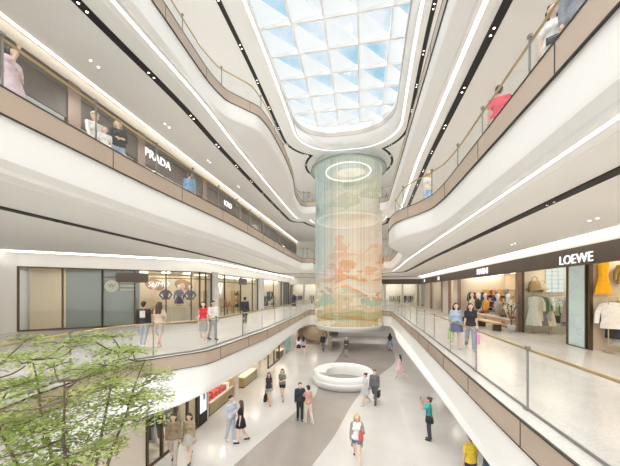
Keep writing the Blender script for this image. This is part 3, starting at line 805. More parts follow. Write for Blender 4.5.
vs = [(x, -.04, z) for x, z in poly] + [(x, .04, z) for x, z in poly]; k = len(poly)
m.add(vs, [tuple(range(k)), tuple(reversed(range(k, 2 * k)))] + [(i, (i + 1) % k, k + (i + 1) % k, k + i) for i in range(k)])
m.build('sign_board', pmat('sign_taupe', (.13, .105, .09), .5), sg)
MB().tube([(-.5, 0, .3), (-.5, 0, .5)], .012, 6).tube([(.5, 0, .3), (.5, 0, .5)], .012, 6).build('hanger_rod', M['frame'], sg)
sg = thing('neon_sign', 'lit white slanted lettering inside the clothes shop window', 'sign', onA(.54, -.25, F2 + 2.6), ANG)
text('SUMO', .46, (0, 0, 0), (PI / 2, 0, 0), M['signlit'], parent=sg, shear=.25)
# posters with hair portraits on the shop wall
for i, (tt, lab) in enumerate(((.84, 'large auburn-haired portrait poster above the red-topped woman'), (.50, 'auburn-haired portrait poster behind the lit slanted lettering'))):
    t = thing('portrait_poster', lab, 'poster', onA(tt, -1.9, F2 + 1.75), ANG)
    MB().bbox((-.85, 0, 0), (.85, .03, 1.5)).build('poster_sheet', pmat('poster_cream%d' % i, (.70, .60, .44), .5), t)
    h = MB().lathe([(.001, 0), (.42, 0), (.5, .01), (.3, .03), (.001, .03)], n=24, sx=1.25, sy=.8).build('hair', pmat('poster_hair%d' % i, (.36, .17, .06), .6), t)
    h.location = (0, -.002, .85); h.rotation_euler = (PI / 2, .3, 0)
    h = MB().lathe([(.001, 0), (.22, 0), (.22, .02), (.001, .02)], n=20, sx=.8, sy=1.1).build('face', M['skin2'], t)
    h.location = (-.08, -.035, .78); h.rotation_euler = (PI / 2, -.2, 0)
    MB().bbox((-.3, -.02, .05), (.15, 0, .55)).build('shoulders', M['skin2'], t)
# podiums and mannequins in the window
def podium(loc, h, label):
    t = thing('display_podium', label, 'podium', loc, ANG, None)
    MB().bbox((-.38, -.3, h - .05), (.38, .3, h)).build('podium_top', M['palewall'], t)
    MB().bbox((-.34, -.26, 0), (.34, .26, h - .05)).build('podium_body', M['beige'], t)
def window_mannequin(loc, col, skirt, label, arms):
    t = thing('shop_mannequin', label, 'mannequin', loc, ANG)
    MB().lathe([(.001, 0), (.17, .0), (.17, .02), (.015, .03), (.015, .16)], n=16).build('stand', M['steel'], t, True)
    if skirt: MB().lathe([(.25, .12), (.22, .3), (.13, .5), (.125, .52)], n=20, sy=.7).build('skirt', cloth(skirt), t, True)
    MB().lathe([(.12, .36), (.16, .40), (.125, .52), (.16, .68), (.19, .82), (.14, .89), (.05, .92)], n=20, sy=.6).build('jacket', cloth(col), t, True)
    MB().lathe([(.045, .9), (.042, 1.0)], n=12).sphere((0, .0, 1.1), .092, 14, sz=1.25).build('head', M['white'], t, True)
    m = MB()
    for s in (-1, 1): m.tube([(s * .17, 0, .83), (s * (.3 if arms else .22), .02, .62), (s * (.16 if arms else .24), -.06, .42)], [.055, .045, .035], 8).sphere((s * (.16 if arms else .24), -.06, .4), .04, 8)
    m.build('arm', cloth(col), t, True); t.scale = (1.22, 1.22, 1.22)
for i, (tt, h, c, sk, ar, lab) in enumerate(((.62, 1.15, (.03, .035, .06), None, 1, 'navy suit'), (.77, 1.15, (.10, .09, .16), (.08, .07, .13), 0, 'patterned navy dress'), (.90, 1.1, (.03, .035, .07), None, 1, 'dark navy top'))):
    podium(onA(tt, -.7, F2), h, 'pale podium under the %s mannequin in the clothes shop window' % lab)
    window_mannequin(onA(tt, -.7, F2 + h), c, sk, 'white-headed mannequin in %s on a window podium' % lab, ar)
handbag(onA(.50, -.85, F2 + .62), ANG, (.45, .12, .04), 1.3, 'rust red handbag low in the clothes shop window')
handbag(onA(.46, -.95, F2 + .72), ANG, (.04, .035, .03), 1.0, 'black handbag on the low table in the clothes shop window')
t = thing('low_table', 'low pale display table under the handbags in the clothes shop window', 'table', onA(.49, -.9, F2), ANG)
MB().bbox((-.45, -.3, .56), (.45, .3, .62)).build('table_top', M['palewall'], t)
for sx in (-.38, .38):
    for sy in (-.25, .25): MB().bbox((sx - .03, sy - .03, 0), (sx + .03, sy + .03, .56)).build('leg', M['brass'], t)
o_ = [o for o in COL.objects if o.get('label') == 'black handbag on the low table in the clothes shop window'][0]; o_.location.z = F2 + .62
# handbag shop (second bay): back panel with emblem, shelves and bags
sg = thing('blank_sign', 'blank rounded taupe sign board over the handbag shop front', 'sign', (-10.85, 24.1, F2 + 3.05), PI / 2)
me_ = [o for o in COL.objects if o.name == 'sign_board'][0]
c = me_.copy(); COL.objects.link(c); c.parent = sg; c = [o for o in COL.objects if o.name == 'hanger_rod'][0].copy(); COL.objects.link(c); c.parent = sg
sg = thing('wall_emblem', 'white lit emblem on the back wall of the handbag shop', 'sign', (-13.9, 25.2, F2 + 2.35), PI / 2)
text('W', 1.6, (0, 0, 0), (PI / 2, 0, 0), M['signlit'], 'emblem_letter', sg, .02)
MB().bbox((-1.5, .05, -.9), (1.5, .12, .9)).build('backing_board', M['palewall'], sg)
for i, (y, lab) in enumerate(((21.4, 'nearest the grey column'), (26.3, 'furthest from the grey column'))):
    t = thing('display_shelf', 'slim dark shelf tower in the handbag shop, ' + lab, 'shelf', (-12.6, y, F2), PI / 2)
    for z in (.5, 1.1, 1.7): MB().bbox((-.7, -.2, z), (.7, .2, z + .04)).build('shelf', M['darkwood'], t)
    for s in (-.7, .7): MB().bbox((s - .02, -.2, 0), (s + .02, .2, 2.2)).build('upright', M['brass'], t)
    for k, (z, n, c) in enumerate(((.54, 'black', (.03, .03, .03)), (1.14, 'tan', (.45, .27, .12)), (1.74, 'brown', (.15, .08, .04)))):
        for j, dy in enumerate((-.32, .32)):
            handbag((-12.6, y + dy, F2 + z), PI / 2, c, 1.2, '%s handbag on the shelf tower %s, %s' % (n, lab, ['near side', 'far side'][j]), 'handbags on the shelf towers')
t = thing('display_table', 'dark display table in the middle of the handbag shop', 'table', (-12.3, 23.9, F2), PI / 2)
MB().bbox((-.7, -.35, .7), (.7, .35, .76)).build('table_top', M['darkwood'], t)
for sx in (-.62, .62):
    for sy in (-.3, .3): MB().bbox((sx - .025, sy - .025, 0), (sx + .025, sy + .025, .7)).build('leg', M['frame'], t)
handbag((-12.3, 23.6, F2 + .76), PI / 2, (.5, .12, .05), 1.7, 'rust red handbag on the dark display table')
handbag((-12.3, 24.3, F2 + .76), PI / 2, (.55, .22, .08), 1.3, 'orange brown handbag on the dark display table')
# black and white display shop (third bay)
for i, y in enumerate((31.2, 33.0, 34.8, 36.4)):
    wh = ['closest to the handbag shop', 'second from the handbag shop', 'third from the handbag shop', 'furthest from the handbag shop'][i]
    a, b = (-11.9, y - .7), (-11.9, y + .7)
    rail(a, b, F2, 'rail of dark clothes in the black and white shop, ' + wh)
    fill_rail(a, b, F2, [(rs.choice(['black', 'black', 'grey', 'off-white', 'navy']), rs.choice(['coat', 'dress'])) for _ in range(6)], 'on the dark rail ' + wh, 'dark clothes in the shop ' + wh, 2.2 if i % 2 == 0 else 1.62)
for i, y in enumerate((38.6, 40.1)):
    wh = ['near', 'far'][i]; a, b = (-11.9, y - .6), (-11.9, y + .6)
    rail(a, b, F2, '%s rail in the last glazed shop before the end shops' % wh)
    fill_rail(a, b, F2, [(rs.choice(['sage', 'grey', 'off-white', 'navy']), rs.choice(['coat', 'shirt'])) for _ in range(5)], 'on the %s rail of the last glazed shop' % wh, 'clothes in the last glazed shop, ' + wh)
# cove line above the left shop fronts
cv = smooth_poly([(-18, 10.6), (-14.6, 13.2), (-11.2, 16.2), (-10.35, 18.0), (-10.3, 24), (-10.3, 41)], 8)
l, r = offset_line(cv, .12), offset_line(cv, -.12)
struct(MB().loft([at(l, Z2 + .025), at(l, Z2 - .04), at(r, Z2 - .04), at(r, Z2 + .025)]).build('trim_6', M['warmcove']))

# ------------------------------------------------------------------ third-floor shops, left side
PX = -10.0
s3 = bpy.data.objects.new('wall_third_shopfront', None); COL.objects.link(s3); struct(s3)
MB().bbox((PX - .1, -4, F3 + 2.5), (PX + .05, 42, F3 + 3.82)).bbox((PX + .05, -4, F3 + 3.42), (PX + .09, 42, F3 + 3.46)).build('fascia', M['fascia'], s3)
MB().bbox((PX - .08, -4, F3 + 3.82), (PX, 42, Z3 + .02)).build('bulkhead', M['palewall'], s3)
MB().bbox((PX - 3.2, -4, F3), (PX - 3, 42, F3 + 4)).build('back_wall', M['palewall'], s3)
m = MB()
for y in (8.0, 11.0, 16.2, 21.5, 27, 33): m.bbox((PX - .12, y - .22, F3), (PX + .1, y + .22, F3 + 3.82))
m.build('pillar', M['bronze'], s3)
MB().bbox((PX - 3, -4, F3 + 3.5), (PX - .1, 42, F3 + 3.55)).build('shop_ceiling', M['white'], s3)
m = MB()
for y in range(2, 42, 3): m.bbox((PX - 2.6, y, F3 + 3.44), (PX - .9, y + .5, F3 + 3.47))
m.build('light_panel', M['shoplightcool'], s3)
struct(MB().bbox((PX - .03, -4, F3 + .02), (PX - .015, 42, F3 + 2.5)).build('window_9', M['shopglass']))
struct(MB().bbox((PX + .10, -4, Z3 + .0), (PX + .18, 42, Z3 + .025)).build('trim_8', M['warmcove']))
LY = (PI / 2, 0, PI / 2)
sg = thing('shop_sign', 'white lettering on the third-floor brown fascia right of the capped man', 'sign', (PX + .07, 12.1, F3 + 3.08))
text('PRADA', .56, (0, 0, 0), LY, M['signlit'], parent=sg)
sg = thing('shop_sign', 'smaller white lettering further along the third-floor brown fascia', 'sign', (PX + .07, 19.4, F3 + 3.08))
text('IOIO', .56, (0, 0, 0), LY, M['signlit'], parent=sg)
t = thing('window_banner', 'pale grey-green window banner under the third-floor fascia beside the pink dress', 'banner', (PX + .02, 5.7, F3 + 1.4), PI / 2)
MB().bbox((-2.1, -.02, 0), (2.0, .0, 1.08)).build('banner_sheet', pmat('banner_green', (.42, .47, .44), .4), t)
m = MB().bbox((.5, -.03, .42), (1.3, -.02, .47)).bbox((1.35, -.03, .42), (1.7, -.02, .47)); m.build('printed_line', M['frame'], t)
for i, y in enumerate((9.0, 9.9, 12.2, 13.0, 13.8, 14.6)):
    t = thing('window_card', 'pale patterned card in the third-floor shop window, %s after the bronze pillar' % ['first', 'second', 'third', 'fourth', 'fifth', 'sixth'][i], 'card', (PX + .01, y, F3 + 1.75), PI / 2, 'cards in the third-floor window')
    MB().bbox((-.34, -.02, 0), (.34, 0, .7)).build('card_sheet', M['palewall'], t)
    MB().bbox((-.15, -.03, .12), (.15, -.02, .55)).build('printed_mark', pmat('card_mark%d' % i, (.25, .22, .2), .5), t)

for i, (y, lab) in enumerate(((17.6, 'low oak bench on the right walkway nearest the bronze pillar'), (20.6, 'low oak bench on the right walkway further along the counter'))):
    t = thing('oak_bench', lab, 'bench', (7.3, y, F2), PI / 2)
    MB().bbox((-1.2, -.24, .36), (1.2, .24, .45)).build('seat', M['wood'], t)
    for x in (-.95, .95): MB().bbox((x - .05, -.2, 0), (x + .05, .2, .36)).build('leg', M['frame'], t)

# ------------------------------------------------------------------ thread installation
def threadmat():
    m, nt, out = new_mat('printed_threads')
    N = nt.nodes.new; Lk = nt.links.new
    tc = N('ShaderNodeTexCoord'); sp = N('ShaderNodeSeparateXYZ'); Lk(tc.outputs['Object'], sp.inputs[0])
    mp = N('ShaderNodeMapping'); mp.inputs['Scale'].default_value = (.34, .34, .62); Lk(tc.outputs['Object'], mp.inputs['Vector'])
    n1 = N('ShaderNodeTexNoise'); n1.inputs['Scale'].default_value = .75; n1.inputs['Detail'].default_value = 1.5; n1.inputs['Distortion'].default_value = .6; Lk(mp.outputs[0], n1.inputs['Vector'])
    n2 = N('ShaderNodeTexNoise'); n2.inputs['Scale'].default_value = 1.5; n2.inputs['Detail'].default_value = 1; n2.inputs['Distortion'].default_value = 1.2; Lk(mp.outputs[0], n2.inputs['Vector'])
    ma = N('ShaderNodeMath'); ma.operation = 'MULTIPLY_ADD'; ma.inputs[1].default_value = 9.0; Lk(n1.outputs['Fac'], ma.inputs[0]); Lk(sp.outputs['Z'], ma.inputs[2])
    mr = N('ShaderNodeMapRange'); mr.inputs['From Min'].default_value = 6.0; mr.inputs['From Max'].default_value = 22.3; Lk(ma.outputs[0], mr.inputs['Value'])
    r = N('ShaderNodeValToRGB'); r.color_ramp.interpolation = 'CONSTANT'
    st = [(0, (.52, .38, .16)), (.09, (.50, .50, .30)), (.15, (.72, .60, .42)), (.20, (.40, .54, .44)), (.25, (.72, .30, .15)), (.29, (.78, .76, .66)), (.34, (.82, .44, .25)), (.42, (.84, .70, .52)),
          (.47, (.86, .54, .36)), (.55, (.85, .77, .66)), (.63, (.88, .72, .60)), (.70, (.86, .82, .70)), (.77, (.60, .64, .44)), (.86, (.70, .72, .54)), (.93, (.72, .78, .72))]
    cr = r.color_ramp
    while len(cr.elements) < len(st): cr.elements.new(.5)
    for e, (p, c) in zip(cr.elements, st): e.position = p; e.color = (*c, 1)
    Lk(mr.outputs['Result'], r.inputs['Fac'])
    # pale drifting clouds
    c1 = N('ShaderNodeValToRGB'); c1.color_ramp.interpolation = 'CONSTANT'; c1.color_ramp.elements[0].color = (0, 0, 0, 1); c1.color_ramp.elements[1].position = .56; c1.color_ramp.elements[1].color = (.9, .9, .9, 1); Lk(n2.outputs['Fac'], c1.inputs['Fac'])
    mx = N('ShaderNodeMix'); mx.data_type = 'RGBA'; mx.inputs['B'].default_value = (.86, .79, .64, 1); Lk(c1.outputs['Color'], mx.inputs['Factor']); Lk(r.outputs['Color'], mx.inputs['A'])
    # blue-grey on the side towards the wavy galleries
    mb = N('ShaderNodeMapRange'); mb.inputs['From Min'].default_value = -.7; mb.inputs['From Max'].default_value = -2.7; mb.inputs['To Max'].default_value = .85; Lk(sp.outputs['X'], mb.inputs['Value'])
    zb = N('ShaderNodeMapRange'); zb.inputs['From Min'].default_value = 5; zb.inputs['From Max'].default_value = 8; Lk(sp.outputs['Z'], zb.inputs['Value'])
    mm = N('ShaderNodeMath'); mm.operation = 'MULTIPLY'; Lk(mb.outputs[0], mm.inputs[0]); Lk(zb.outputs[0], mm.inputs[1])
    mx2 = N('ShaderNodeMix'); mx2.data_type = 'RGBA'; mx2.inputs['B'].default_value = (.46, .62, .66, 1); Lk(mm.outputs[0], mx2.inputs['Factor']); Lk(mx.outputs['Result'], mx2.inputs['A'])
    at_ = N('ShaderNodeAttribute'); at_.attribute_name = 'shade'
    mv = N('ShaderNodeMix'); mv.data_type = 'RGBA'; mv.blend_type = 'MULTIPLY'; mv.inputs['Factor'].default_value = 1; Lk(mx2.outputs['Result'], mv.inputs['A']); Lk(at_.outputs['Color'], mv.inputs['B'])
    d = N('ShaderNodeBsdfDiffuse'); t = N('ShaderNodeBsdfTranslucent'); Lk(mv.outputs['Result'], d.inputs[0]); Lk(mv.outputs['Result'], t.inputs[0])
    ms = N('ShaderNodeMixShader'); ms.inputs[0].default_value = .45; Lk(d.outputs[0], ms.inputs[1]); Lk(t.outputs[0], ms.inputs[2])
    tr = N('ShaderNodeBsdfTransparent'); mt = N('ShaderNodeMixShader')
    za = N('ShaderNodeMapRange'); za.inputs['From Min'].default_value = 4.0; za.inputs['From Max'].default_value = 16; za.inputs['To Min'].default_value = .86; za.inputs['To Max'].default_value = .60; Lk(sp.outputs['Z'], za.inputs['Value'])
    Lk(za.outputs[0], mt.inputs[0]); Lk(tr.outputs[0], mt.inputs[1]); Lk(ms.outputs[0], mt.inputs[2])
    Lk(mt.outputs[0], out.inputs[0]); return m
CB, CT, CR = 2.5, 18.75, 3.5
t = thing('thread_curtain_installation', 'tall hanging cylinder of printed threads above the ring bench', 'hanging installation', (NC[0], NC[1], 0))
m = MB(); nst = 440
for k in range(nst):
    a = 2 * PI * k / nst; w2 = .40 * 2 * PI / nst; dr = .01
    q = lambda aa, rr, z: (rr * math.cos(aa), rr * math.sin(aa), z)
    m.add([q(a - w2, CR, CB), q(a + w2, CR, CB), q(a + w2, CR, CT), q(a - w2, CR, CT)], [(0, 1, 2, 3)])
tcur = m.build('thread_curtain', threadmat(), t, fixn=False)
ca = tcur.data.color_attributes.new('shade', 'FLOAT_COLOR', 'POINT')      # every printed thread takes its dye a little differently
rk = random.Random(5)
for k in range(nst):
    v = rk.choice([.72, .85, .95, 1.0, 1.0, 1.12])
    for j in range(4): ca.data[4 * k + j].color = (v, v, v, 1)
bw = pmat('lacquer_white', (.88, .87, .85), .3)
MB().lathe([(.001, CB - .5), (2.9, CB - .5), (3.4, CB - .42), (3.5, CB - .05), (3.56, CB + .06), (3.45, CB + .08), (.001, CB + .06)], n=72).build('base_disc', bw, t, True)
MB().lathe([(.001, 0), (3.75, 0), (3.95, .06), (3.95, .2), (3.7, .3), (.001, .3)], (0, 0, 18.72), 72).build('ceiling_disc', glassmat('disc_frost', (.80, .88, .88), .03, .45, (.80, .84, .80)), t, True)
MB().lathe([(3.88, -.04), (3.97, -.04), (3.99, .0), (3.97, .04), (3.88, .04)], (0, 0, 18.7), 72).build('disc_rim', M['steel'], t, True)
MB().lathe([(2.3, 0), (2.42, 0), (2.42, -.05), (2.3, -.05), (2.3, 0)], (0, 0, 18.69), 64).build('disc_ring_light', emat('ring_light', (1, .98, .92), 1.0), t)
MB().lathe([(.001, 0), (1.5, 0)], (.3, .2, 18.685), 48, sy=.75).build('disc_glow_lamp', emat('disc_lamp', (1, .92, .78), .55), t)
for z, rr in ((13.4, 3.2), (8.0, 3.2), (5.6, 3.25)):
    MB().lathe([(rr, 0), (rr + .12, 0), (rr + .12, .12), (rr, .12), (rr, 0)], (0, 0, z), 64).build('hoop', bw, t)
for k in range(8):
    a = 2 * PI * k / 8 + .2; MB().tube([(3.0 * math.cos(a), 3.0 * math.sin(a), 19.0), (3.0 * math.cos(a), 3.0 * math.sin(a), Z4 + .03)], .025, 6).build('suspension_rod', M['steel'], t)

# ------------------------------------------------------------------ ring bench
t = thing('ring_bench', 'large white ring bench on the floor below the thread curtain', 'bench', (-1.15, 18.35, 0))
MB().lathe([(1.94, .0), (1.97, .06), (2.0, .50), (1.97, .70), (1.90, .76), (1.74, .76), (1.68, .70), (1.62, .40), (1.58, 0)], n=80).build('ring_body', bw, t, True)
MB().lathe([(2.0, 0.02), (2.05, .03), (2.09, .34), (2.06, .40), (1.99, .41)], n=80).build('outer_step', pmat('bench_grey', (.72, .72, .71), .4), t, True)
m = MB()
rows = []
for k in range(13):
    a = PI + .35 - k * .10
    rows.append([(1.70 * math.cos(a), 1.70 * math.sin(a), .60), (1.15 * math.cos(a), 1.15 * math.sin(a), .60), (1.15 * math.cos(a), 1.15 * math.sin(a), .68), (1.75 * math.cos(a), 1.75 * math.sin(a), .70)])
m.loft(rows); m.add(rows[0], [(0, 1, 2, 3)]); m.add(rows[-1], [(3, 2, 1, 0)])
m.build('inner_shelf', bw, t)

# ------------------------------------------------------------------ ground-floor shops, left side
GX = -7.05
g = bpy.data.objects.new('wall_ground_shopfront', None); COL.objects.link(g); struct(g)
m = MB()
for y0, y1 in ((5.2, 8.0), (11.62, 11.85), (14.6, 15.1), (18.1, 18.7), (27.2, 30.6)): m.bbox((GX - .25, y0, 0), (GX, y1, Z1 + .02))
m.build('pier', M['palewall'], g)
MB().bbox((GX - .2, 8, 2.15), (GX - .02, 30.6, Z1 + .02)).build('header', M['white'], g)
MB().bbox((GX - 3.1, 5, 0), (GX - 3, 30.6, Z1)).build('back_wall', M['beige'], g)
m = MB()
for y in (8.0, 11.7, 14.8, 18.4, 23): m.bbox((GX - 3, y - .05, 0), (GX - .25, y + .05, Z1))
m.build('side_wall', M['palewall'], g)
m = MB()
for y in range(9, 30, 2): m.bbox((GX - 2.6, y, Z1 - .06), (GX - .5, y + .4, Z1 - .03))
m.build('light_panel', M['shoplight'], g)
front((GX, 8.05), (GX, 10.95), 0, 2.15, [0, .24, .5, .75, 1], None, 'window_10')
front((GX, 20.3), (GX, 23.2), 0, 2.15, [0, .5, 1], None, 'window_11')
a, b = (GX - .7, 8.5), (GX - .7, 10.6)
rail(a, b, 0, 'rail of dark garments in the ground-floor display window beside the tree', 1.95, 'steel')
fill_rail(a, b, 0, [('black', 'coat'), ('grey', 'dress'), ('black', 'dress'), ('plum', 'coat'), ('black', 'coat'), ('cream', 'dress')], 'in the ground-floor window beside the tree', 'garments in the ground-floor display window', 1.95, 1.2)
t = thing('lightbox_poster', 'white lit poster in a black frame by the ground-floor shop', 'poster', (GX + .03, 11.32, 0), PI / 2)
MB().bbox((-.34, -.02, 0), (.34, .16, 2.25)).build('poster_frame', M['black'], t)
MB().bbox((-.25, -.035, .55), (.25, -.02, 2.1)).build('lit_sheet', emat('lit_sheet', (.93, .97, 1), .62), t)
m = MB().bbox((-.12, -.045, 1.35), (.06, -.035, 1.8)).bbox((-.02, -.045, 1.1), (.14, -.035, 1.4)); m.build('printed_figure', cloth((.30, .38, .48)), t)
def gcounter(y0, y1, label, mat, h=.62):
    t = thing('shop_counter', label, 'counter', (GX - .25, (y0 + y1) / 2, 0), PI / 2); L = (y1 - y0) / 2
    MB().bbox((-L, -.22, .08), (L, .22, h)).build('counter_body', M[mat], t); MB().bbox((-L - .03, -.26, h), (L + .03, .26, h + .05)).build('counter_top', M['palewall'], t)
    MB().bbox((-L, -.18, 0), (L, .18, .08)).build('plinth', M['frame'], t)
gcounter(12.0, 14.5, 'gold counter with red goods at the ground-floor shop past the lit poster', 'gold')
gcounter(15.9, 18.0, 'plain gold counter further along the ground-floor shops', 'gold')
gi = 0
for y in [12.2 + .36 * k for k in range(7)]:
    c = rs.choice([0, 3, 2, 4, 7, 0]); hh = rs.uniform(.22, .5)
    o = MB().box((0, 0, hh / 2), (.26, .28, hh)).build('goods_box', cloth(cols[c], .5)); o.location = (GX - .25, y, .67)
    MB().box((0, 0, hh * .86), (.27, .29, hh * .1)).build('lid', cloth([min(1, x * .6 + .2) for x in cols[c]], .5), o)
    tag(o, '%s box, %s along the gold counter past the lit poster' % (cnm[c], ['first', 'second', 'third', 'fourth', 'fifth', 'sixth', 'seventh'][gi]), 'box', 'boxes on the gold counter'); gi += 1
t = thing('shelf_unit', 'oak shelf unit behind the gold counter with red goods', 'shelf unit', (GX - 2.0, 13.2, 0), PI / 2)
for z in (.4, .9, 1.4, 1.9): MB().bbox((-1.2, -.2, z), (1.2, .2, z + .04)).build('shelf', M['wood'], t)
for s in (-1.2, 1.2): MB().bbox((s - .03, -.2, 0), (s + .03, .2, 2.1)).build('side_panel', M['wood'], t)
t = thing('hanging_banner', 'teal vertical banner at the far end of the ground-floor shops', 'banner', (GX + .02, 26.0, 0), PI / 2)
MB().bbox((-1.0, -.02, .1), (1.0, .0, 2.1)).build('banner_sheet', pmat('banner_teal', (.28, .45, .48), .5, noise=.35, scale=2), t)
MB().bbox((-1.04, -.03, 2.1), (1.04, .02, 2.15)).bbox((-1.04, -.03, .05), (1.04, .02, .1)).build('banner_rod', M['steel'], t)
gcounter(23.6, 24.7, 'short dark counter beside the teal banner', 'darkwood')
# oval portal at the far end
t = bpy.data.objects.new('wall_portal', None); COL.objects.link(t); struct(t)
PXc, PYc, RX, RZ = -5.45, 30.6, 1.62, 1.02
pts = [(PXc + RX * math.cos(2 * PI * k / 48), 1.02 + RZ * math.sin(2 * PI * k / 48)) for k in range(48)]
ro = lambda s: [(PXc + (x - PXc) * s, 1.02 + (z - 1.02) * s) for x, z in pts]
inn, ou = ro(1), ro(1.10)
inn.append(inn[0]); ou.append(ou[0])
MB().loft([[(x, PYc - .1, z) for x, z in inn], [(x, PYc - .1, z) for x, z in ou], [(x, PYc + .1, z) for x, z in ou]]).loft([[(x, PYc - .1, z) for x, z in inn], [(x, PYc + 2.2, z) for x, z in inn]]).build('portal_frame', M['bronze'], t)
sq = []
for x, z in ou:
    dx, dz = x - PXc, z - 1.02; k = min(1.95 / max(1e-6, abs(dx)), 1.32 / max(1e-6, abs(dz))); sq.append((PXc + dx * k, 1.02 + dz * k))
MB().loft([[(x, PYc, z) for x, z in ou], [(x, PYc, z) for x, z in sq]]).build('portal_wall', M['white'], t)
MB().bbox((PXc - 2, PYc + 2.2, 0), (PXc + 2, PYc + 2.3, Z1)).build('back_wall', M['beige'], t)
MB().lathe([(.001, 0), (.4, 0)], (PXc, PYc + 1.2, 1.98), 16).build('portal_lamp', M['shoplight'], t)

# ------------------------------------------------------------------ foreground tree
T0 = V((-4.85, 3.85, 0))
tr = thing('broadleaf_tree', 'light green broadleaf tree rising in front of the left second-floor balcony', 'tree', T0)
rt = random.Random(11)
MB().lathe([(.001, 0), (.55, 0), (.62, .5), (.62, .62), (.52, .62), (.50, .52), (.001, .50)], n=32).build('planter', bw, tr, True)
mb = MB(); m = MB()
stems = []
for k in range(5):
    a = k * 2 * PI / 5 + .5; p = V((.07 * math.cos(a), .07 * math.sin(a), .5)); pts = [p]
    for i in range(9):
        sp = .10 + .028 * i
        p = p + V((math.cos(a + rt.uniform(-.4, .4)) * sp * .55, math.sin(a + rt.uniform(-.4, .4)) * sp * .55, .47)); pts.append(p)
    pts = smooth_poly([tuple(q) for q in pts], 3); stems.append([V(q) for q in pts])
    mb.tube(pts, [.055 * (1 - .85 * i / len(pts)) for i in range(len(pts))], 7)
sp_all = [q for s_ in stems for q in s_[8:]]
pads = []
while len(pads) < 62:
    u = V((rt.uniform(-1, 1), rt.uniform(-1, 1), rt.uniform(-1, 1)))
    if not .35 < u.length < 1: continue
    c = V((u.x * 1.42, u.y * 1.42, 4.15 + u.z * 1.2))
    if all((c - q).length > .36 for q in pads): pads.append(c)
for c in pads:
    q = min(sp_all, key=lambda s_: (s_ - c).length + max(0, s_.z - c.z) * 2)
    mid = (q + c) / 2 + V((0, 0, -.08)) + V((rt.uniform(-.08, .08), rt.uniform(-.08, .08), 0))
    mb.tube(smooth_poly([tuple(q), tuple(mid), tuple(c)], 4), [.018 - .0015 * i for i in range(9)], 5)
    R_ = rt.uniform(.28, .50); a0 = rt.uniform(0, 2 * PI)
    for k in range(5):
        a = a0 + k * 1.26; e = c + V((math.cos(a) * R_ * .8, math.sin(a) * R_ * .8, rt.uniform(-.06, .06)))
        mb.tube([c, (c + e) / 2 + V((0, 0, .03)), e], [.008, .006, .004], 4)
    for k in range(int(250 * R_ / .4)):
        r = R_ * math.sqrt(rt.random()); a = rt.uniform(0, 2 * PI)
        p = c + V((r * math.cos(a), r * math.sin(a), rt.gauss(0, .035) + .06 * (1 - (r / R_) ** 2)))
        a = rt.uniform(0, 2 * PI); d = V((math.cos(a), math.sin(a), rt.uniform(-.45, .15))).normalized()
        s_ = d.cross(V((rt.uniform(-.3, .3), rt.uniform(-.3, .3), 1))).normalized(); l = rt.uniform(.045, .08)
        m.add([p, p + d * l * .45 + s_ * l * .32, p + d * l, p + d * l * .45 - s_ * l * .32], [(0, 1, 2, 3)])
mb.build('trunk', M['bark'], tr, True)
m.build('foliage', M['leaf'], tr, fixn=False)

# ------------------------------------------------------------------ people
PENDING = []           # (object, extra MB, base material count): remeshed in one go at the end
def capsule(m, p0, p1, r0, r1, mi=0, n=10):
    p0, p1 = V(p0), V(p1); d = p1 - p0
    if d.length < 1e-4: d = V((0, 0, 1e-3)); p1 = p0 + d
    t = d.normalized(); st = []
    for a in (-90, -60, -30, 0): st.append((p0 + t * (math.sin(math.radians(a)) * r0), max(.001, math.cos(math.radians(a)) * r0)))
    for a in (0, 30, 60, 90): st.append((p1 + t * (math.sin(math.radians(a)) * r1), max(.001, math.cos(math.radians(a)) * r1)))
    m.tube([q for q, r in st], [r for q, r in st], n, mi)
def blob(name, caps, mats, parent, extra=None, vox=.016, smooth=3):
    m = MB()
    for c in caps: capsule(m, *c)
    o = m.build(name, mats, parent, True)
    md = o.modifiers.new('r', 'REMESH'); md.mode = 'VOXEL'; md.voxel_size = vox; md.use_smooth_shade = True
    sm = o.modifiers.new('s', 'SMOOTH'); sm.factor = .5; sm.iterations = smooth
    PENDING.append((o, extra, mats)); return o
def flush():
    dg = bpy.context.evaluated_depsgraph_get(); new = []
    for o, ex, mats in PENDING: new.append(bpy.data.meshes.new_from_object(o.evaluated_get(dg)))
    for (o, ex, mats), me in zip(PENDING, new):
        o.modifiers.clear()
        if ex and ex.v:
            bm = bmesh.new(); bm.from_mesh(me)
            vs = [bm.verts.new(v) for v in ex.v]
            for f, mi in zip(ex.f, ex.m):
                try: fc = bm.faces.new([vs[i] for i in f]); fc.material_index = mi; fc.smooth = True
                except ValueError: pass
            bm.to_mesh(me); bm.free()
        me.materials.clear()
        for mt in (mats if isinstance(mats, list) else [mats]): me.materials.append(mt)
        old = o.data; o.data = me; me.name = o.name
        bpy.data.meshes.remove(old)
    PENDING.clear()

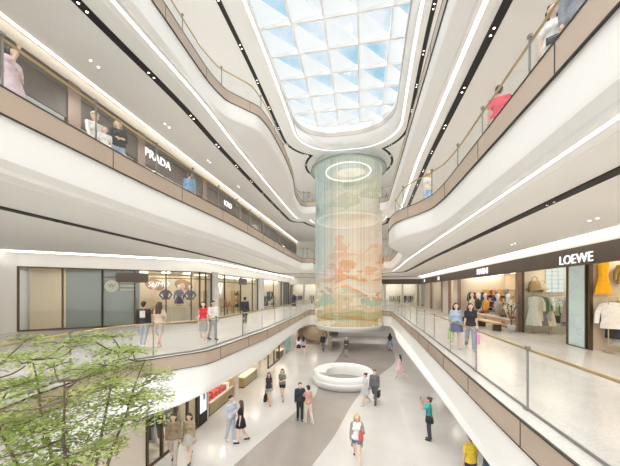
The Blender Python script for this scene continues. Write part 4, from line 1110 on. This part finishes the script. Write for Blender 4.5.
def unit(v): return V(v).normalized()
ARM = {  # upper-arm and forearm directions for the right side (x outward, y forward, z up)
    'down': ((.10, .02, -1), (.04, .14, -1)), 'back': ((.12, -.35, -1), (.06, .0, -1)), 'fwd': ((.10, .38, -1), (.03, .62, -1)),
    'phone': ((.10, .85, -.55), (-.25, .25, 1)), 'bag': ((.16, -.05, -1), (.05, .12, -1)), 'shoulder': ((.25, .15, -1), (-.25, .75, .62)),
    'cross': ((.18, .12, -1), (-.85, .55, -.05)), 'hip': ((.55, -.12, -1), (-.35, .45, -.55)), 'rail': ((.42, .50, -.75), (.25, .85, -.25)), 'up': ((.3, .6, -.3), (.1, .45, .9)), 'hug': ((-.05, .75, -.65), (-.75, .6, .05)),
}
def person(label, loc, rz, h=1.7, female=False, top=None, bottom=None, hair=('short', 'hairblack'), skin='skin', stride=0.0, arms=('down', 'down'), sleeve='long', shoes=(.05, .05, .05), outer=None, hat=None, lean=0.0, group=None, vox=.016):
    loc = (loc[0], loc[1], loc[2] + (.018 if loc[2] > 1 else .004))
    t = thing('person', label, 'person', loc, math.radians(rz), group)
    k = h / 1.72; k_ = 1.0
    S = M[skin]
    hipw, shw = (.088, .150) if female else (.088, .182)
    # legs: stride >0 means left forward
    def leg(s, a, b):
        hip = V((s * hipw, 0, .90)); kd = V((0, math.sin(a), -math.cos(a))); knee = hip + kd * .43
        ad = V((0, math.sin(a - b), -math.cos(a - b))); ank = knee + ad * .42; return [hip, knee, ank, a - b]
    a = stride * .42
    LL, RL = leg(-1, a, .08 + max(0, -a) * 1.3), leg(1, -a, .08 + max(0, a) * 1.3)
    low = min(LL[2].z, RL[2].z) - .075
    dz = -low
    up = V((0, 0, dz))
    for Lg in (LL, RL):
        for i in range(3): Lg[i] = Lg[i] + up
    ln = lambda x, y, z: V((x, y + math.sin(lean) * (z - .9), z)) + up
    sh = [ln(-shw, 0, 1.39), ln(shw, 0, 1.39)]
    caps = [(ln(-.065, 0, .93), ln(.065, 0, .93), .108, .108), (ln(-.045, 0, 1.06), ln(.045, 0, 1.06), .094, .094), (ln(-.07, .0, 1.24), ln(.07, .0, 1.24), .10, .10),
            (ln(-shw + .03, 0, 1.375), ln(shw - .03, 0, 1.375), .062, .062), (ln(0, 0, .95), ln(0, 0, 1.3), .10, .10), (ln(0, -.005, 1.38), ln(0, .015, 1.52), .05, .046)]
    if female: caps += [(ln(s * .07, .07, 1.255), ln(s * .07, .075, 1.25), .055, .05) for s in (-1, 1)]
    head = [(ln(0, .015, 1.605), ln(0, .015, 1.63), .088, .090), (ln(0, .035, 1.545), ln(0, .04, 1.56), .056, .062), (ln(0, .105, 1.60), ln(0, .118, 1.575), .010, .016)]
    head += [(ln(s * .088, .0, 1.58), ln(s * .09, .0, 1.61), .013, .018) for s in (-1, 1)]
    ex = MB()
    for s in (-1, 1): ex.sphere(ln(s * .034, .097, 1.605), .0125, 8, 1)
    ex.lathe([(.001, -.006), (.022, 0), (.001, .006)], ln(0, .098, 1.535), 8, 2, 1, .5)
    legc = []
    for Lg in (LL, RL):
        legc += [(Lg[0], Lg[1], .083, .055), (Lg[1], Lg[2], .056, .037), (Lg[1] + V((0, -.018, -.10)), Lg[1] + V((0, -.02, -.18)), .045, .042)]
        ft = Lg[3] * .5
        legc += [(Lg[2] + V((0, -.03, -.045)), Lg[2] + V((0, .14, -.052 + max(0, math.sin(ft)) * .05)), .034, .028)]
    armc = []; hands = []; el = []
    for s, pose in ((-1, arms[0]), (1, arms[1])):
        u, f = ARM[pose]; u = unit((u[0] * s, u[1], u[2])); f = unit((f[0] * s, f[1], f[2]))
        p = sh[0] if s < 0 else sh[1]; e = p + u * .285; w = e + f * .24
        armc += [(p, e, .05, .037), (e, w, .039, .026)]
        pal = w + f * .05
        armc += [(w, pal + f * .02, .024, .033)]
        el.append((p, e, w))
        side = f.cross(V((0, 1, .2)))
        if side.length < .1: side = V((s, 0, 0))
        side.normalize(); nrm = f.cross(side).normalized()
        tip = pal + f * .035; hands.append(pal + f * .08)
        for q, (o_, l) in enumerate(((-.027, .062), (-.009, .074), (.009, .07), (.026, .055))):
            b0 = tip + side * o_ - f * .02; c1 = b0 + f * (l * .55) + nrm * .004; c2 = c1 + (f * .75 + nrm * .55).normalized() * l * .5
            ex.tube([b0, c1, c2], [.0095, .009, .0065], 6, 0)
        th = pal - side * .026 - f * .03
        ex.tube([th, th + (f * .6 - side * .6 + nrm * .3).normalized() * .035, th + (f * .85 - side * .35 + nrm * .5).normalized() * .062], [.011, .010, .007], 6, 0)
    blob('body', caps + head + legc + armc, [S, M['eye'], M['lip']], t, ex, vox)
    # garments
    g = .016
    if top:
        gt = g + .008; c = [(p + V((0, 0, .02)), q + V((0, 0, .02)), r + gt, r2 + gt) for p, q, r, r2 in caps[:1]] + [(p, q, r + g, r2 + g) for p, q, r, r2 in caps[1:5]] + ([(p, q, r + g, r2 + g) for p, q, r, r2 in caps[6:]] if female else [])
        for p, e, w in el:
            if sleeve == 'long': c += [(p, e, .064, .052), (e, e + (w - e) * .93, .052, .040)]
            elif sleeve == 'short': c += [(p, p + (e - p) * .62, .066, .058)]
        blob('top', c, cloth(top), t, None, vox)
    if outer:
        op = outer[1] > .3
        c = [(p, q, r + .036, r2 + .036) for p, q, r, r2 in caps[1:5]]
        if female: c += [(p, q, r + .036, r2 + .036) for p, q, r, r2 in caps[6:]]
        c.append((ln(-.07, 0, .95), ln(.07, 0, .95), .14, .14))
        if op:      # worn open: the front edges fall to the sides
            c = [(ln(s_ * .10, -.03, 1.34), ln(s_ * .12, -.03, .98), .095, .085) for s_ in (-1, 1)] + [(ln(-.06, -.05, 1.3), ln(.06, -.05, 1.3), .10, .10), (ln(0, -.06, 1.3), ln(0, -.06, 1.0), .10, .10)]
        for p, e, w in el: c += [(p, e, .072, .06), (e, e + (w - e) * .95, .06, .048)]
        if outer[1] > .3:
            for s in (-1, 1):
                c += [(ln(s * .13, -.05, 1.0), ln(s * .16, -.08, 1.0 - outer[1] * .75), .055, .05), (ln(s * .05, -.10, 1.0), ln(s * .06, -.14, 1.0 - outer[1] * .75), .05, .045)]
        blob('jacket', c, cloth(outer[0]), t, None, vox)
    if bottom:
        kind, bc = bottom[0], bottom[1]
        pelv = [(ln(-.065, 0, .92), ln(.065, 0, .92), .108 + .009, .108 + .009), (ln(-.05, 0, .99), ln(.05, 0, .99), .096 + .006, .096 + .006)]
        if kind == 'trousers':
            c = list(pelv)
            for Lg in (LL, RL): c += [(Lg[0], Lg[1], .10, .072), (Lg[1], Lg[2] + V((0, 0, .02)), .072, .060)]
            blob('trousers', c, cloth(bc), t, None, vox)
        elif kind == 'shorts':
            c = list(pelv)
            for Lg in (LL, RL): c += [(Lg[0], Lg[0] + (Lg[1] - Lg[0]) * bottom[2], .103, .092)]
            blob('shorts', c, cloth(bc), t, None, vox)
        else:
            z1 = bottom[2]; fl = bottom[3]; m = MB(); rows = []; n = 28
            for i in range(7):
                f = i / 6; z = 1.03 + (z1 - 1.03) * f
                sp = abs(stride) * .10 * f
                ff = min(1, f / .3); bx, by = (.146 + .046 * ff) + (fl - .192) * f, (.115 + .03 * ff) + (fl * .8 - .145) * f + sp
                rows.append([ln(0, 0, z) + V((bx * math.cos(2 * PI * q / n) * (1 + .03 * f * math.sin(9 * 2 * PI * q / n)), by * math.sin(2 * PI * q / n) * (1 + .03 * f * math.sin(9 * 2 * PI * q / n)), 0)) for q in range(n + 1)])
            m.loft(rows); ri = [[V((v.x * .96, v.y * .96, v.z)) for v in r] for r in rows[::-1]]
            m.loft([rows[-1]] + ri)
            m.build('skirt', cloth(bc), t, True)
    for Lg in (LL, RL):
        blob('shoe', [(Lg[2] + V((0, -.035, -.045)), Lg[2] + V((0, .15, -.052)), .042, .034), (Lg[2] + V((0, -.02, -.01)), Lg[2] + V((0, -.02, -.04)), .04, .043)], cloth(shoes, .5), t, None, vox, 2)
    hm = M[hair[1]]
    hc = [(ln(0, -.018, 1.64), ln(0, -.012, 1.66), .092, .088), (ln(0, -.05, 1.58), ln(0, -.035, 1.62), .068, .08), (ln(-.05, .04, 1.675), ln(.05, .04, 1.675), .042, .042)]
    if hair[0] == 'long':
        hc += [(ln(s * .06, -.05, 1.60), ln(s * .075, -.085, 1.30), .055, .042) for s in (-1, 0, 1)] + [(ln(s * .085, .0, 1.62), ln(s * .10, -.02, 1.40), .032, .028) for s in (-1, 1)]
    elif hair[0] == 'bob': hc += [(ln(s * .075, -.02, 1.62), ln(s * .085, -.02, 1.49), .04, .034) for s in (-1, 1)] + [(ln(0, -.07, 1.6), ln(0, -.075, 1.48), .06, .05)]
    elif hair[0] == 'bun': hc += [(ln(0, -.10, 1.68), ln(0, -.11, 1.70), .045, .04)]
    if hair[0] != 'none': blob('hair', hc, hm, t, None, vox)
    if hat:
        MB().lathe([(.001, .10), (.07, .085), (.105, .03), (.108, 0), (.001, 0)], ln(0, -.005, 1.665), 20).build('cap', cloth(hat), t, True)
        o = MB().lathe([(.001, .012), (.095, .006), (.1, 0), (.001, -.004)], (0, 0, 0), 18, 0, 1, .8).build('cap_peak', cloth([c * .8 for c in hat]), t, True); o.location = ln(0, .10, 1.668)
    t.scale = (k, k, k)
    R = Matrix.Rotation(math.radians(rz), 3, 'Z')
    return {'hands': [V(loc) + R @ (x * k) for x in hands], 'sh': [V(loc) + R @ (x * k) for x in sh], 'rz': math.radians(rz), 'hip': V(loc) + R @ (ln(0, 0, .95) * k), 'obj': t, 'R': R}
def held_bag(P, side, col, label, s=1.0, drop=.40):
    hd = P['hands'][side]
    o = handbag((hd.x, hd.y, hd.z - drop * s), P['rz'] + PI / 2, col, s, label); return o
def paper_bag(P, side, col, label, s=1.0, name='shopping_bag'):
    hd = P['hands'][side]; t = thing(name, label, 'bag', (hd.x, hd.y, hd.z - .50 * s), P['rz'] + PI / 2)
    MB().bbox((-.16 * s, -.06 * s, 0), (.16 * s, .06 * s, .36 * s)).build('bag_body', cloth(col, .5), t)
    for y in (-.05, .05): MB().tube([(-.07 * s, y * s, .36 * s), (-.06 * s, y * s * .6, .46 * s), (0, 0, .50 * s), (.06 * s, y * s * .6, .46 * s), (.07 * s, y * s, .36 * s)], .006, 5).build('bag_handle', cloth([c * .7 for c in col], .5), t)
    return t
def shoulder_bag(P, side, col, label, s=1.0):
    sgn = -1 if side == 0 else 1; b = P['hip'] + P['R'] @ V((sgn * .24, -.05, -.06)); st = P['sh'][side]
    t = thing('shoulder_bag', label, 'bag', b, P['rz'] + PI / 2)
    MB().lathe([(.10, -.12), (.15, -.11), (.16, .0), (.13, .13), (.08, .15)], (0, 0, 0), 18, 0, 1, .45).lathe([(.001, -.12), (.10, -.12)], (0, 0, 0), 18, 0, 1, .45).lathe([(.08, .15), (.001, .15)], (0, 0, 0), 18, 0, 1, .45).build('bag_body', cloth(col, .5), t, True)
    Ri = Matrix.Rotation(-(P['rz'] + PI / 2), 3, 'Z'); top = Ri @ (st + V((0, 0, .065)) - b)
    MB().tube([(-.11, 0, .12), V((-.06, 0, 0)) + top * .7, top, V((.06, 0, 0)) + top * .7, (.11, 0, .12)], .010, 6).build('bag_strap', cloth([c * .7 for c in col], .5), t)
    return t
def face_cam(x, y): return math.degrees(math.atan2(x, -y)) + 0     # heading (rz) that looks at the camera: local +Y points to it
BLK, WHT, GRY = (.025, .025, .03), (.80, .79, .77), (.22, .22, .23)
DEN = (.13, .19, .29)
# ground floor
P = person('person in a teal shirt and dark trousers standing and holding up a phone', (2.69, 11.76, 0), 70, 1.7, True, (.06, .42, .40), ('trousers', (.07, .075, .09)), ('bun', 'hairbrown'), arms=('phone', 'phone'), sleeve='short')
hp = (P['hands'][0] + P['hands'][1]) / 2
t = thing('phone', 'dark phone held up by the person in teal', 'phone', hp + V((0, 0, .05)), P['rz'])
MB().box((0, 0, 0), (.15, .010, .078)).build('phone_body', M['black'], t); MB().box((0, -.006, 0), (.14, .002, .068)).build('screen', M['greyglass'], t)
shoulder_bag(P, 0, (.03, .03, .035), 'black shoulder bag on the person in teal')
P = person('blond person in white top, grey long cardigan and denim shorts walking towards us', (-.14, 9.67, 0), 182, 1.74, True, WHT, ('shorts', DEN, .32), ('long', 'hairblond'), 'skin2', .75, ('shoulder', 'bag'), 'none', (.05, .05, .07), ((.30, .30, .31), .55))
held_bag(P, 0, (.55, .10, .10), 'red patterned handbag held by the blond walker in the grey cardigan', 1.1, .30)
P = person('person in a grey suit walking past the ring bench with a briefcase', (.72, 15.1, 0), 165, 1.78, False, (.74, .74, .74), ('trousers', (.13, .13, .14)), ('short', 'hairbrown'), 'skin2', .7, ('down', 'bag'), outer=((.16, .16, .18), .2))
hd = P['hands'][1] if P['hands'][1].x > P['hands'][0].x else P['hands'][0]
t = thing('briefcase', 'black briefcase carried by the person in the grey suit', 'briefcase', (hd.x, hd.y, hd.z - .36), P['rz'] + PI / 2)
MB().bbox((-.2, -.05, 0), (.2, .05, .30)).build('case_body', M['black'], t); MB().tube([(-.07, 0, .30), (-.06, 0, .345), (.06, 0, .345), (.07, 0, .30)], .011, 6).build('case_handle', M['black'], t)
person('slim person in pale grey top and light skirt leaning by the ring bench', (.22, 14.75, 0), 120, 1.66, True, (.62, .63, .65), ('skirt', (.50, .54, .60), .62, .25), ('bun', 'hairblack'), 'skin2', .6, ('fwd', 'back'), 'short', (.6, .6, .6))
person('person with long dark hair in a short pink dress striding right of the ring bench', (2.61, 19.5, 0), 75, 1.68, True, (.82, .58, .62), ('skirt', (.82, .58, .62), .66, .22), ('long', 'hairblack'), 'skin2', .95, ('cross', 'cross'), 'short', (.6, .55, .5))
person('dark-haired person in a black top and patterned blue-grey skirt, farthest right on the ground floor', (2.85, 28.6, 0), 10, 1.72, True, (.05, .055, .07), ('skirt', (.25, .30, .42), .45, .34), ('long', 'hairblack'), 'skin', .4, sleeve='short')
person('person in pale denim jacket and jeans embracing a companion in black', (-5.1, 10.2, 0), -115, 1.8, False, (.52, .57, .64), ('trousers', (.47, .52, .60)), ('short', 'hairblack'), 'skin2', .25, ('cross', 'down'), 'long', WHT)
person('person in a short black dress leaning on the one in pale denim', (-4.68, 10.22, 0), 110, 1.64, True, BLK, ('skirt', BLK, .64, .22), ('long', 'hairbrown'), 'skin2', .45, ('down', 'cross'), 'short', BLK)
P = person('person in dark camisole and denim shorts walking with a black handbag', (-4.8, 13.95, 0), 195, 1.68, True, (.06, .05, .05), ('shorts', (.28, .36, .45), .38), ('long', 'hairbrown'), 'skin', .7, ('bag', 'down'), 'none', (.3, .2, .15))
held_bag(P, 1, BLK, 'black handbag of the walker in denim shorts', 1.3)
person('person in olive top and black shorts walking beside the denim-shorts companion', (-4.25, 14.6, 0), 185, 1.70, True, (.20, .23, .17), ('shorts', BLK, .40), ('bob', 'hairblack'), 'skin2', .6, ('cross', 'down'), 'short', (.25, .2, .18))
person('person in a black suit standing close to the one in coral', (-2.78, 12.45, 0), 200, 1.72, False, (.55, .55, .56), ('trousers', (.035, .04, .05)), ('short', 'hairbrown'), 'skin2', .15, ('down', 'down'), outer=((.04, .045, .055), .15))
person('person in coral jacket and pale wide trousers seen from behind', (-2.36, 12.3, 0), 40, 1.68, True, (.60, .34, .27), ('trousers', (.72, .60, .53)), ('bun', 'hairblack'), 'skin2', .4, ('hug', 'down'), 'long', WHT)
person('person in a white top and black skirt walking away, nearer the teal banner', (-5.78, 25.3, 0), 5, 1.68, True, (.80, .80, .82), ('skirt', (.03, .03, .06), .62, .22), ('long', 'hairblack'), 'skin2', .3, sleeve='short', shoes=WHT)
person('person in a lilac top and black shorts walking away beside the white-topped one', (-5.3, 25.3, 0), 0, 1.68, True, (.50, .46, .56), ('shorts', (.03, .03, .05), .4), ('long', 'hairblack'), 'skin2', .35, sleeve='short', shoes=WHT)
person('person in black jacket and grey trousers walking toward the ring bench from behind it', (-3.72, 27.1, 0), 178, 1.76, False, (.05, .05, .055), ('trousers', (.16, .16, .16)), ('short', 'hairbrown'), 'skin', .5)
person('person in a beige coat beside the one in a black jacket, under the thread curtain', (-3.05, 27.6, 0), 182, 1.68, True, (.48, .41, .32), ('trousers', (.42, .36, .28)), ('bob', 'hairbrown'), 'skin', .4)
person('person in dark top and white hat standing under the middle of the thread curtain', (-1.32, 25.4, 0), 180, 1.72, True, (.06, .07, .09), ('shorts', (.10, .12, .18), .5), ('long', 'hairblond'), 'skin', .3, ('cross', 'cross'), 'long', hat=(.85, .85, .83))
person('person in a yellow shirt half hidden below the right balcony edge', (3.22, 8.95, 0), 20, 1.70, False, (.80, .58, .06), ('trousers', (.04, .045, .06)), ('short', 'hairblack'), 'skin', .2, sleeve='short')
person('person in navy beside the yellow-shirted one below the right balcony', (3.62, 8.75, 0), 40, 1.66, True, (.06, .09, .14), ('trousers', (.05, .06, .08)), ('long', 'hairblack'), 'skin', .2)
person('person in a brown checked jacket walking by the ground-floor display window', (-6.35, 8.45, 0), 200, 1.76, False, (.30, .24, .16), ('trousers', (.50, .45, .40)), ('short', 'hairbrown'), 'skin2', .5)
person('person in a tan jacket and short skirt walking beside the brown-jacketed one', (-5.95, 8.75, 0), 190, 1.68, True, (.36, .29, .19), ('skirt', (.45, .42, .38), .66, .22), ('bob', 'hairbrown'), 'skin2', .6)
# second floor, right walkway
P = person('person in pale blue blouse and denim skirt walking on the right walkway', (3.55, 11.3, F2), 175, 1.68, True, (.42, .50, .64), ('skirt', (.10, .13, .23), .62, .25), ('long', 'hairblack'), 'skin2', .5, ('down', 'bag'), 'long', WHT)
paper_bag(P, 1, (.50, .72, .25), 'lime green shopping bag carried by the person in a denim skirt', .9)
P = person('person in black top and blue-grey trousers walking on the right walkway', (3.95, 11.0, F2), 170, 1.68, True, (.04, .04, .045), ('trousers', (.30, .34, .42)), ('long', 'hairbrown'), 'skin2', .5, ('bag', 'down'), 'short', (.5, .48, .46))
paper_bag(P, 0, (.85, .28, .58), 'pink shopping bag carried by the person in a black top', 1.0)
# second floor, left walkway
P = person('person in a black jacket with a white printed back, walking away by the shop', (-8.2, 9.2, F2), 28, 1.74, False, (.05, .05, .055), ('trousers', (.42, .45, .50)), ('short', 'hairblack'), 'skin', .6, shoes=WHT)
o = MB().box((0, -.140, 1.26), (.18, .012, .26)).build('jacket_print', cloth((.70, .68, .62)), P['obj'])
person('long-haired person in beige top and shorts walking away by the clothes shop', (-7.55, 9.25, F2), 10, 1.72, True, (.66, .53, .44), ('shorts', (.52, .46, .42), .85), ('long', 'hairbrown'), 'skin', .6, ('down', 'hip'), 'short', (.75, .72, .7))
person('person in a red top and grey skirt by the left glass balustrade', (-6.55, 10.6, F2), 205, 1.68, True, (.60, .045, .06), ('skirt', (.36, .33, .33), .45, .19), ('long', 'hairblack'), 'skin2', .4, sleeve='none', shoes=WHT)
person('person in a white shirt and grey trousers leaning on the left balustrade handrail', (-6.42, 11.15, F2), -115, 1.70, False, (.78, .76, .73), ('trousers', (.36, .36, .36)), ('short', 'hairblack'), 'skin', .3, ('down', 'rail'), 'long')
P = person('person in dark clothes walking away past the handbag shop with a shoulder bag', (-7.5, 17.0, F2), 20, 1.74, False, (.05, .055, .065), ('trousers', (.07, .075, .085)), ('short', 'hairblack'), 'skin', .6)
shoulder_bag(P, 1, (.10, .09, .08), 'dark shoulder bag on the walker past the handbag shop')
person('person in a long dark coat at the far end of the left walkway', (-7.45, 30.2, F2), 30, 1.72, True, (.06, .06, .07), ('skirt', (.06, .06, .07), .4, .24), ('long', 'hairblack'), 'skin', .3)
# third floor, left
person('long-haired person in a pink dress raising a hand, leftmost on the third floor', (-7.3, 4.6, F3), -70, 1.68, True, (.74, .60, .64), ('skirt', (.72, .58, .62), .55, .26), ('long', 'hairblack'), 'skin2', .1, ('cross', 'up'), 'short')
person('person in a white shirt and pale flat cap on the third floor', (-7.75, 6.85, F3), -110, 1.76, False, (.80, .79, .76), ('trousers', (.60, .57, .52)), ('short', 'hairblond'), 'skin2', .1, ('down', 'fwd'), 'long', hat=(.70, .66, .60))
person('small blond child in white between two adults on the third floor', (-7.3, 6.75, F3), -120, 1.25, False, (.80, .78, .74), ('shorts', (.6, .56, .5), .8), ('short', 'hairblond'), 'skin2', .1, sleeve='short')
person('blond person in a black jacket with folded arms on the third floor', (-7.3, 7.2, F3), -120, 1.72, True, (.05, .05, .055), ('trousers', (.40, .50, .62)), ('bob', 'hairblond'), 'skin2', .1, ('cross', 'cross'))
person('person in blue below the white-lettered brown fascia on the third floor', (-7.4, 10.9, F3), 20, 1.70, False, (.20, .34, .52), ('trousers', (.25, .28, .34)), ('short', 'hairbrown'), 'skin', .3)
# third floor, right
person('person in a bright red shirt seen from behind on the third-floor right gallery', (3.45, 7.75, F3), -20, 1.70, False, (.72, .09, .13), ('shorts', (.70, .62, .6), .8), ('short', 'hairblack'), 'skin', .2, sleeve='short')
person('dark-haired child in grey just past the red-shirted person', (3.75, 7.95, F3), -10, 1.58, True, (.35, .34, .35), ('trousers', (.5, .48, .46)), ('bob', 'hairblack'), 'skin', .2)
P = person('person in white with dark hair and a belt bag on the third-floor right gallery', (3.42, 5.7, F3), 150, 1.68, True, (.82, .80, .77), ('trousers', (.80, .78, .74)), ('long', 'hairblack'), 'skin2', .3, ('hip', 'down'), 'short')
b = P['hip'] + P['R'] @ V((.0, .15, .03)); t = thing('belt_bag', 'dark belt bag on the person in white on the third floor', 'bag', b, P['rz'])
MB().box((0, 0, 0), (.20, .06, .10)).build('bag_body', M['black'], t); MB().box((0, .032, .02), (.14, .006, .008)).build('zip', M['steel'], t)
person('person in a dark blue-grey jacket nearest us on the third-floor right gallery', (3.5, 5.2, F3), 160, 1.80, False, (.24, .26, .30), ('trousers', (.16, .18, .22)), ('short', 'hairbrown'), 'skin', .3)
person('blond person in white top and light blue jeans at the S-bend of the third-floor gallery', (2.85, 12.7, F3), 200, 1.70, True, (.78, .74, .68), ('trousers', (.36, .54, .72)), ('long', 'hairblond'), 'skin2', .3, ('cross', 'down'), 'short')
flush()

# ------------------------------------------------------------------ light, sky, camera
w = bpy.data.worlds.new('sky'); scn.world = w; w.use_nodes = True
nt = w.node_tree; nt.nodes.clear()
wo = nt.nodes.new('ShaderNodeOutputWorld'); bg = nt.nodes.new('ShaderNodeBackground')
tc = nt.nodes.new('ShaderNodeTexCoord')
mp = nt.nodes.new('ShaderNodeMapping'); mp.inputs['Scale'].default_value = (1, 1, 1.6)
nz = nt.nodes.new('ShaderNodeTexNoise'); nz.inputs['Scale'].default_value = 5.0; nz.inputs['Detail'].default_value = 7; nz.inputs['Roughness'].default_value = .55
rp_ = nt.nodes.new('ShaderNodeValToRGB')
rp_.color_ramp.elements[0].position = .44; rp_.color_ramp.elements[1].position = .60
rp_.color_ramp.elements[0].color = (.42, .70, .88, 1); rp_.color_ramp.elements[1].color = (.93, .96, 1.0, 1)
nt.links.new(tc.outputs['Generated'], mp.inputs['Vector']); nt.links.new(mp.outputs[0], nz.inputs['Vector'])
nt.links.new(nz.outputs['Fac'], rp_.inputs['Fac'])
sx_ = nt.nodes.new('ShaderNodeSeparateXYZ'); nt.links.new(tc.outputs['Generated'], sx_.inputs[0])
mr = nt.nodes.new('ShaderNodeMapRange'); mr.inputs['From Min'].default_value = .25; mr.inputs['From Max'].default_value = .5
nt.links.new(sx_.outputs['Z'], mr.inputs['Value'])
mxx = nt.nodes.new('ShaderNodeMix'); mxx.data_type = 'RGBA'; mxx.inputs['A'].default_value = (.98, .96, .93, 1)
nt.links.new(mr.outputs['Result'], mxx.inputs['Factor']); nt.links.new(rp_.outputs['Color'], mxx.inputs['B']); nt.links.new(mxx.outputs['Result'], bg.inputs['Color'])
bg.inputs['Strength'].default_value = .54
nt.links.new(bg.outputs[0], wo.inputs['Surface'])

def sun(name, rot, strength, angle, col=(1, 1, 1)):
    l = bpy.data.lights.new(name, 'SUN'); l.energy = strength; l.angle = math.radians(angle); l.color = col
    o = bpy.data.objects.new(name, l); COL.objects.link(o); o.rotation_euler = [math.radians(a) for a in rot]
    o['kind'] = 'helper'
    return o
sun('daylight_overhead', (6, -4, 0), 4.6, 70, (1, .98, .95))
sun('front_fill_sun', (68, 0, 4), 1.5, 100, (1, .98, .96))  # soft sun added from behind the camera to fill the walls
def spotlamp(x, y, z, e, size=150, col=(1, .965, .925)):
    l = bpy.data.lights.new('downlight_and_fill_spot', 'SPOT'); l.energy = e; l.spot_size = math.radians(size); l.spot_blend = 1; l.shadow_soft_size = .25; l.color = col
    o = bpy.data.objects.new('downlight_and_fill_spot', l); COL.objects.link(o); o.location = (x, y, z); o['kind'] = 'helper'
for y in (5, 9, 13, 17, 21, 25, 29, 34):
    spotlamp(-8.8, y, Z2 - .05, 290); spotlamp(5.4, y, Z2 - .05, 190)
    spotlamp(-8.2, y, Z3 - .05, 260); spotlamp(5.0, y, Z3 - .05, 260)
    spotlamp(-7.4, y, Z4 - .05, 330); spotlamp(5.2, y, Z4 - .05, 330)
    spotlamp(5.4, y, Z1 - .05, 70); spotlamp(-6.8, y, Z1 - .05, 60)

for y in (30, 33.5): spotlamp(-4.5, y, Z1 - .05, 120); spotlamp(1.5, y, Z1 - .05, 120); spotlamp(-1.35, y + 5, Z2 - .1, 300); spotlamp(-1.35, y + 5, Z3 - .1, 300); spotlamp(-1.35, y + 5, Z4 - .1, 300)  # fill spots added to brighten the far end; no fittings stand there
def inner(z, e):
    l = bpy.data.lights.new('curtain_fill', 'POINT'); l.energy = e; l.shadow_soft_size = .5; l.color = (1, .95, .88)
    o = bpy.data.objects.new('curtain_fill', l); COL.objects.link(o); o.location = (NC[0], NC[1], z); o['kind'] = 'helper'
for z in (17.5, 13.0, 8.8, 5.0): inner(z, 72)  # unseen point lamps added inside the cylinder so the threads glow
cam = bpy.data.cameras.new('camera'); co = bpy.data.objects.new('camera', cam); COL.objects.link(co)
cam.sensor_fit = 'HORIZONTAL'; cam.sensor_width = 36; cam.lens = 36 * 275 / 620
cam.shift_x = 0; cam.shift_y = 58 / 620
cam.clip_start = .05; cam.clip_end = 500
co.location = (0, 0, CAMZ); co.rotation_euler = (PI / 2, 0, math.atan2(51, 275))
scn.camera = co
scn.view_settings.view_transform = 'Standard'; scn.view_settings.look = 'None'
scn.view_settings.exposure = 0.9; scn.view_settings.gamma = 1; scn.view_settings.use_curve_mapping = False
cy = scn.cycles
cy.max_bounces = 10; cy.diffuse_bounces = 5; cy.glossy_bounces = 4; cy.transmission_bounces = 6; cy.transparent_max_bounces = 40
cy.use_denoising = True; cy.caustics_reflective = False; cy.caustics_refractive = False; cy.sample_clamp_indirect = 6
